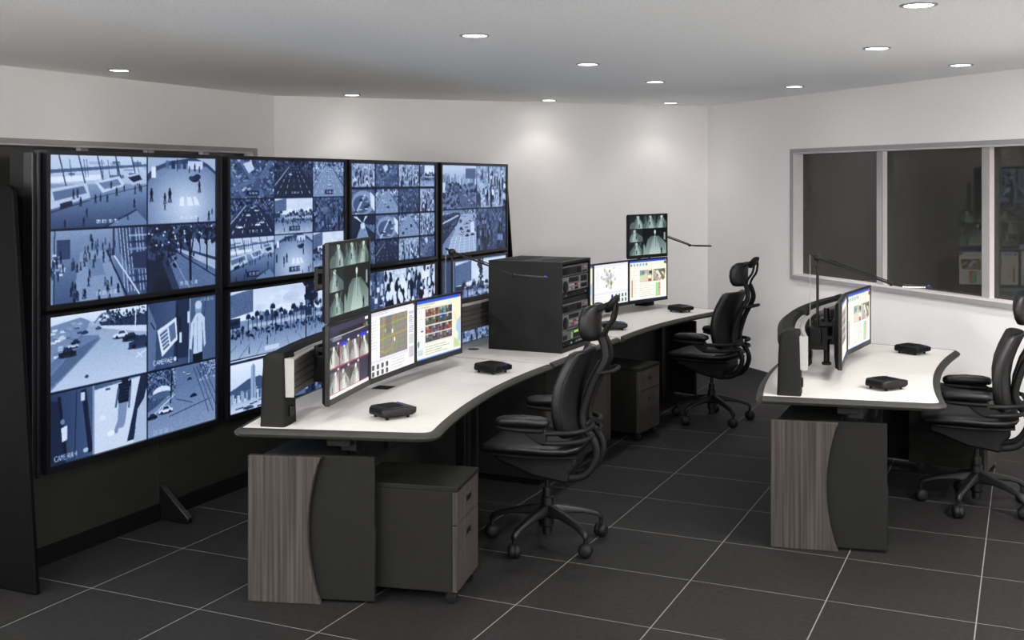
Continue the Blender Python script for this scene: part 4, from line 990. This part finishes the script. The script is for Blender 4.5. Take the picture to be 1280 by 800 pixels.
# ------------------------------------------------------------------ desktop air units
def air_unit(label, loc, rz):
    t = thing('desk_air_unit', label, 'air unit', loc, rz, 'black desktop air units')
    body = []
    for x, hw, z0, z1 in ((-.088, .045, .024, .036), (-.084, .062, .016, .047), (-.07, .072, .012, .053), (.02, .075, .012, .054), (.065, .074, .012, .050), (.088, .071, .020, .046)):
        body.append([(x, y, z) for y, z in rounded([(-hw, z0), (hw, z0), (hw * .93, z1), (-hw * .93, z1)], .010, 3)])
    G().loft(body).build('body', 'black_plastic', t, smooth=40, bevel=.003)
    g = G()
    for k in range(7): y = -.057 + k * .019; g.box((.080, y - .0055, .024), (.0925, y + .0055, .044))
    g.build('outlet_vanes', 'soft_black', t, smooth=0)
    g = G()
    for k in range(8): x = -.05 + k * .011; g.box((x, -.045, .0535), (x + .006, .045, .0565))
    g.build('intake_grille', 'soft_black', t, smooth=0)
    for (a, b) in ((-.055, -.05), (-.055, .05), (.055, -.05), (.055, .05)): G().lathe([(.007, 0), (.007, .013)], (a, b, 0), 10).build('foot', 'soft_black', t)
    G().lathe([(.0065, .048), (.0065, .053), (.003, .0545)], (.060, .048, 0), 12).build('dial', 'violet_led', t)
    return t
AU = [('at the near end of the near left desk, turned away', (-1.235, .04), R(62)), ('in front of the rack on the near left desk', (-1.335, 1.31), R(-18)),
      ('half hidden behind a headrest on the far left desk', (-1.33, 3.33), R(30)), ('at the far end of the far left desk', (-1.20, 4.60), R(-26)),
      ('at the near end of the right-hand desk', (.725, 1.70), R(55)), ('at the far end of the right-hand desk', (.735, 3.02), R(-28))]
for lab, (x, y), rz in AU: air_unit('small black desktop air unit ' + lab, (x, y, .7415), rz)
def grommet(lab, x, y, rz):
    t = thing('cable_flap', lab, 'cable flap', (x, y, .7412), rz)
    G().box((-.045, -.045, 0), (.045, .045, .003)).build('plate', 'black_plastic', t, smooth=0, bevel=.001)
    G().box((-.035, -.03, .003), (.035, .03, .0045)).build('flap', 'soft_black', t, smooth=0)
grommet('small square black cable flap in the near left desktop below the map monitor', -1.645, .65, DA)

# ------------------------------------------------------------------ equipment rack
rk = thing('equipment_rack', 'black desktop equipment rack full of audio and control units', 'rack', (-1.74, 2.105, .7405))
RXW, RYW, RH = .504, .506, .565
fr = G()
for lo, hi in (((0, 0, 0), (RXW, .014, RH)), ((0, RYW - .014, 0), (RXW, RYW, RH)), ((0, .014, 0), (RXW, RYW - .014, .03)), ((0, .014, RH - .016), (RXW, RYW - .014, RH)), ((0, .014, .03), (.012, RYW - .014, RH - .016))): fr.box(lo, hi)
fr.build('enclosure', 'rack_steel', rk, smooth=0, bevel=.0015, seg=1)
G().box((.05, .10, RH), (.20, .40, RH + .002)).build('top_vent', 'soft_black', rk, smooth=0)
G().box((.32, .10, RH), (.46, .40, RH + .002)).build('top_vent', 'soft_black', rk, smooth=0)
random.seed(4)
def rack_unit(z0, z1, kind):
    y0, y1 = .02, RYW - .02; x = RXW - .012
    m = {'deck': 'grey_face', 'mixer': 'grey_face', 'blank': 'rack_steel', 'tuner': 'rack_steel', 'green': 'green_face', 'patch': 'rack_steel'}[kind]
    u = G().box((.05, y0, z0 + .002), (x, y1, z1 - .002)).build({'deck': 'tape_deck', 'mixer': 'mixer_unit', 'blank': 'blank_panel', 'tuner': 'tuner_unit', 'green': 'control_unit', 'patch': 'patch_panel'}[kind], m, rk, smooth=0, bevel=.001, seg=1)
    def bx(n, a, b, c, d, mm, p=.004):
        return G().box((x - .002, a, z0 + (z1 - z0) * b), (x + p, c, z0 + (z1 - z0) * d)).build(n, mm, u, smooth=0)
    if kind == 'deck':
        bx('cassette_bay', .035, .12, .36, .85, 'rack_steel'); bx('display_window', .14, .25, .26, .75, 'black_plastic', .006); bx('bay_door', .05, .2, .11, .7, 'soft_black', .006); bx('bay_door', .29, .2, .34, .7, 'soft_black', .006)
        for k in range(3): bx('button', .39 + k * .028, .55, .40 + k * .028, .7, 'white_key' if k else 'red_key', .006)
        bx('screen_slot', .38, .15, .46, .35, 'rack_steel')
    if kind == 'mixer':
        G().lathe([(.038, 0), (.038, .006), (.030, .010)], (x, .085, z0 + (z1 - z0) * .36), 20, 'x').build('jog_wheel', 'rack_steel', u)
        bx('meter', .15, .62, .31, .92, 'black_plastic'); bx('monitor_window', .36, .55, .46, .92, 'black_plastic')
        for r_ in range(2):
            for k in range(6): bx('key', .15 + k * .032, .12 + r_ * .24, .168 + k * .032, .26 + r_ * .24, random.choice(['white_key', 'white_key', 'red_key', 'rack_steel']), .006)
        for k in range(5): bx('key', .36 + k * .021, .15, .372 + k * .021, .4, 'rack_steel', .006)
    if kind == 'tuner':
        bx('slot', .17, .3, .33, .7, 'black_plastic'); bx('button', .09, .35, .10, .55, 'white_key'); bx('button', .43, .4, .445, .6, 'white_key')
    if kind == 'green':
        bx('slot', .12, .76, .34, .84, 'black_plastic'); bx('readout', .24, .52, .32, .66, 'lime_lcd'); bx('module', .05, .15, .11, .48, 'black_plastic'); bx('module', .23, .12, .33, .46, 'black_plastic')
        for k in range(4): bx('button', .19, .15 + k * .12, .20, .21 + k * .12, 'lime_lcd')
    if kind == 'patch':
        for k in range(9): bx('plug', .04 + k * .045, .3, .055 + k * .045, .7, random.choice(['white_key', 'white_key', 'black_plastic', 'grey_face']), .006)
for z0, z1, k in ((.47, .535, 'deck'), (.37, .466, 'mixer'), (.335, .368, 'tuner'), (.30, .333, 'blank'), (.235, .298, 'deck'), (.145, .233, 'mixer'), (.062, .143, 'green'), (.032, .06, 'patch')): rack_unit(z0, z1, k)

# ------------------------------------------------------------------ pedestals
def pedestal(label, corner, rz, w=.37, dep=.46, top=.51):
    """corner = near front bottom corner; local x to the front, y along the front"""
    t = thing('drawer_pedestal', label, 'cabinet', (corner[0], corner[1], 0), rz, 'mobile drawer pedestals')
    G().box((-dep, 0, .06), (-.022, w, top - .022)).build('body', 'panel_charcoal', t, smooth=0, bevel=.002)
    G().box((-dep, 0, top - .022), (.004, w, top)).build('top', 'panel_charcoal', t, smooth=0, bevel=.003)
    for z0, z1 in ((.06, .342), (.346, top - .024)):
        d = G().box((-.021, .001, z0), (0, w - .001, z1)).build('drawer', 'wood', t, smooth=0, bevel=.002)
        zc = z1 - .062
        G().box((-.002, w * .5 - .055, zc - .024), (.003, w * .5 + .055, zc + .024)).build('handle', 'trim_charcoal', d, smooth=0, bevel=.002)
        G().box((.002, w * .5 - .035, zc - .012), (.0045, w * .5 + .035, zc + .010)).build('grip_recess', 'black_plastic', d, smooth=0)
    for a in (-.035, -dep + .05):
        for b in (.045, w - .045):
            c = G().lathe([(.01, -.014), (.024, -.012), (.026, -.004), (.026, .004), (.024, .012), (.01, .014)], (a, b, .026), 16, 'y').build('caster', 'black_plastic', t)
            G().box((a - .012, b - .018, .03), (a + .012, b + .018, .061)).build('caster_fork', 'black_plastic', c, smooth=0)
    return t
pedestal('mobile two-drawer pedestal with wood fronts under the near left desk', (-.815, -.13), R(11.5), w=.355)
pedestal('mobile two-drawer pedestal with wood fronts between the wood doors and the far chair', (-1.06, 3.10), R(-5))
pedestal('mobile two-drawer pedestal in shadow behind the right-hand chair', (1.17, 2.98), R(-8))

# ------------------------------------------------------------------ office chairs
def FZ(f, off, z): return (-f, -off, z)      # forward is -x
def make_chair():
    t = thing('office_chair', 'x', 'chair', (0, 0, 0), 0, 'black high-back office chairs')
    # seat cushion, lofted front to back
    rings = []
    for f, hw, zc, ht in ((.306, .175, .499, .015), (.300, .20, .500, .024), (.275, .222, .502, .030), (.20, .240, .508, .032), (.08, .250, .513, .034), (-.05, .248, .511, .034), (-.14, .225, .512, .030), (-.185, .19, .520, .024), (-.20, .15, .524, .012)):
        ring = []
        for (a, b) in superring(0, hw, ht, 28, 3.0): ring.append(FZ(f, a, zc + b - .012 * (1 - (a / hw) ** 2) * (1 if b > 0 else 0)))
        rings.append(ring)
    seat = G().loft(rings).build('seat', 'leather', t, smooth=60)
    rings = []
    for f, hw in ((.285, .19), (.2, .235), (.05, .243), (-.12, .22), (-.18, .18)): rings.append([FZ(f, a, .478 + b) for a, b in superring(0, hw, .010, 24, 3.5)])
    G().loft(rings).build('seat_shell', 'soft_black', seat, smooth=50)
    # mechanism
    poly = [(.256, .468), (.256, .43), (.245, .415), (.18, .394), (.06, .350), (-.10, .328), (-.118, .338), (-.115, .372), (-.16, .42), (-.16, .468)]
    G().prism([(-f, z) for f, z in poly], -.105, .105, 'y').build('tilt_mechanism', 'soft_black', t, bevel=.014)
    # backrest
    prof = [(.565, -.084, .175), (.585, -.072, .195), (.62, -.062, .212), (.68, -.055, .224), (.745, -.054, .228), (.82, -.066, .222), (.89, -.090, .207), (.95, -.117, .188), (.975, -.130, .175), (.985, -.142, .155)]
    def brings(back, th, scale, zoff=0):
        rr = []
        for z, f, hw in prof:
            k = .030 if z not in (.565, .985) else .016; ring = []
            for (a, b) in superring(0, hw * scale, th * (1 if k == .030 else .6), 36, 6.0): ring.append(FZ(f - back - b - .045 * (1 - (a / hw) ** 2), a, z))
            rr.append(ring)
        return rr
    G().loft(brings(.028, .028, 1.0)).build('backrest', 'leather', t, smooth=60)
    G().loft(brings(.048, .014, .965)[1:-1]).build('back_cover', 'soft_black', t, smooth=60)
    rr = []
    for z, f, hw in ((.62, -.172, .04), (.66, -.170, .058), (.74, -.180, .060), (.84, -.212, .058), (.92, -.254, .05)): rr.append([FZ(f - b, a, z) for a, b in superring(0, hw, .010, 20, 5)])
    G().loft(rr).build('spine_plate', 'soft_black', t, smooth=40)
    # back frame: two bowed side loops
    fp = [(-.06, .352), (-.12, .350), (-.19, .368), (-.238, .425), (-.254, .490), (-.235, .545), (-.196, .592), (-.182, .655), (-.200, .735), (-.232, .821), (-.266, .885), (-.292, .945), (-.286, 1.0), (-.270, 1.04)]
    for s in (-1, 1):
        pts = [FZ(f, s * (.070 if z < .9 else .070 - (z - .9) * .22), z) for f, z in fp]
        G().tube(spline(pts, 4), .019, 10, .62, up=(1, 0, 0)).build('back_frame', 'soft_black', t, smooth=60)
    hk = spline([FZ(-.255, .075, .872), FZ(-.30, .078, .880), FZ(-.335, .060, .888), FZ(-.345, 0, .890), FZ(-.335, -.060, .888), FZ(-.30, -.078, .880), FZ(-.255, -.075, .872)], 4)
    G().tube(hk, .011, 10, .8).build('grab_handle', 'soft_black', t, smooth=60)
    for z, f in ((.585, -.205), (.615, -.195)): G().tube([FZ(f, .08, z), FZ(f, -.08, z)], .012, 10).build('frame_crossbar', 'soft_black', t)
    # headrest
    rr = []
    for z, f, hw, th in ((1.028, -.225, .085, .014), (1.036, -.215, .112, .028), (1.065, -.206, .128, .036), (1.10, -.202, .132, .038), (1.145, -.205, .130, .037), (1.18, -.216, .118, .031), (1.20, -.232, .095, .020), (1.205, -.242, .07, .009)):
        rr.append([FZ(f - b - .030 * (1 - (a / hw) ** 2) + .012, a, z) for a, b in superring(0, hw, th, 26, 3.0)])
    hd = G().loft(rr).build('headrest', 'leather', t, smooth=60)
    rr = []
    for z, f, hw, th in ((1.165, -.296, .03, .012), (1.185, -.305, .055, .02), (1.215, -.322, .065, .022), (1.238, -.334, .055, .017), (1.248, -.338, .03, .007)): rr.append([FZ(f - b, a, z) for a, b in superring(0, hw, th, 20, 2.6)])
    G().loft(rr).build('headrest_pivot', 'soft_black', hd, smooth=60)
    G().tube(spline([FZ(-.252, .05, 1.18), FZ(-.285, .045, 1.195), FZ(-.318, .0, 1.212), FZ(-.285, -.045, 1.195), FZ(-.252, -.05, 1.18)], 3), .014, 8).build('headrest_yoke', 'soft_black', hd, smooth=60)
    for s in (-1, 1):
        G().tube(spline([FZ(-.270, s * .040, 1.03), FZ(-.288, s * .045, 1.08), FZ(-.322, s * .042, 1.13), FZ(-.334, s * .035, 1.19), FZ(-.332, s * .03, 1.215)], 4), .0085, 8).build('headrest_stem', 'soft_black', hd, smooth=60)
    # arms
    for s in (-1, 1):
        rr = []
        for f, hw, zc, ht in ((.198, .018, .650, .010), (.19, .032, .651, .019), (.165, .040, .655, .024), (.07, .044, .661, .026), (-.02, .043, .660, .025), (-.055, .036, .658, .020), (-.066, .02, .657, .010)): rr.append([FZ(f, s * .268 + a, zc + b) for a, b in superring(0, hw, ht, 20, 2.6)])
        ap = G().loft(rr).build('armrest', 'leather', t, smooth=60)
        rr = []
        for f, hw, zc, ht in ((.19, .020, .626, .008), (.15, .03, .621, .013), (.07, .032, .618, .015), (-.04, .03, .62, .014)): rr.append([FZ(f, s * .265 + a, zc + b) for a, b in superring(0, hw, ht, 16, 2.6)])
        G().loft(rr).build('arm_bracket', 'soft_black', ap, smooth=60)
        po = [(.11, .62), (-.05, .628), (-.055, .556), (-.02, .552), (.02, .575), (.05, .60)]
        y0, y1 = sorted((-s * .25, -s * .278)); G().prism([(-f, z) for f, z in po], y0, y1, 'y').build('arm_upright', 'soft_black', ap, bevel=.006)
        for z in (.610, .563): G().tube(spline([FZ(-.03, s * .264, z - .004), FZ(-.10, s * .262, z - .002), FZ(-.18, s * .225, z), FZ(-.225, s * .15, z + .002), FZ(-.232, s * .06, z + .002)], 4), .0125, 10).build('arm_tube', 'soft_black', ap, smooth=60)
    # column and five-star base (centre a little ahead of the frame)
    cf = .014
    G().lathe([(.013, .335), (.013, .27)], (-cf, 0, 0), 16).build('gas_piston', 'black_plastic', t)
    G().lathe([(.022, .28), (.024, .262), (.024, .235), (.030, .23), (.034, .16), (.034, .09), (.024, .082), (.024, .045), (.012, .04)], (-cf, 0, 0), 18).build('column', 'black_plastic', t)
    for k in range(5):
        a = PI + k * 2 * PI / 5; ca, sa = math.cos(a), math.sin(a)
        rr = []
        for r_, w, zt, zb in ((.015, .032, .196, .125), (.05, .030, .192, .130), (.12, .026, .178, .138), (.20, .022, .158, .128), (.265, .018, .138, .108), (.292, .016, .124, .084), (.302, .012, .11, .082)):
            rr.append([(-cf + ca * r_ - sa * b, sa * r_ + ca * b, zb + (zt - zb) * q) for b, q in ((-w, .15), (w, .15), (w, .6), (w * .55, 1), (-w * .55, 1), (-w, .6))])
        lg = G().loft(rr).build('base_leg', 'black_plastic', t, smooth=40, bevel=.004)
        cx, cy = -cf + ca * .292, sa * .292; rot = a + .6
        w_ = G()
        for sd in (-1, 1):
            prof_ = [(.006, .0), (.0325, .0005), (.0348, .008), (.0338, .018), (.028, .027), (.014, .032)]
            ring_all = []
            for r_, h_ in prof_:
                ring = []
                for q in range(18):
                    th = 2 * PI * q / 18; lx, lz, ly = r_ * math.cos(th), r_ * math.sin(th), sd * h_
                    ring.append((cx + math.cos(rot) * lx - math.sin(rot) * ly, cy + math.sin(rot) * lx + math.cos(rot) * ly, .035 + lz))
                ring_all.append(ring)
            w_.loft(ring_all if sd > 0 else [r[::-1] for r in ring_all])
        cs = w_.build('caster', 'soft_black', t, smooth=50)
        G().tube([(cx, cy, .045), (cx, cy, .10)], .010, 10).build('caster_stem', 'black_plastic', cs)
    return t
ch = make_chair()
CH = [((-.786, .831, 0), R(7.6), 'black high-back office chair with headrest at the near left desk'),
      ((-.776, 4.033, 0), R(-8.0), 'black high-back office chair with headrest at the far left desk, against the bright wall'),
      ((1.145, 2.401, 0), R(2.0), 'black high-back office chair at the right-hand desk, cut by the picture edge')]
for k, (loc, rz, lab) in enumerate(CH):
    o = ch if k == 0 else copy_tree(ch)
    o.location = loc; o.rotation_euler = (0, 0, rz); o['label'] = lab
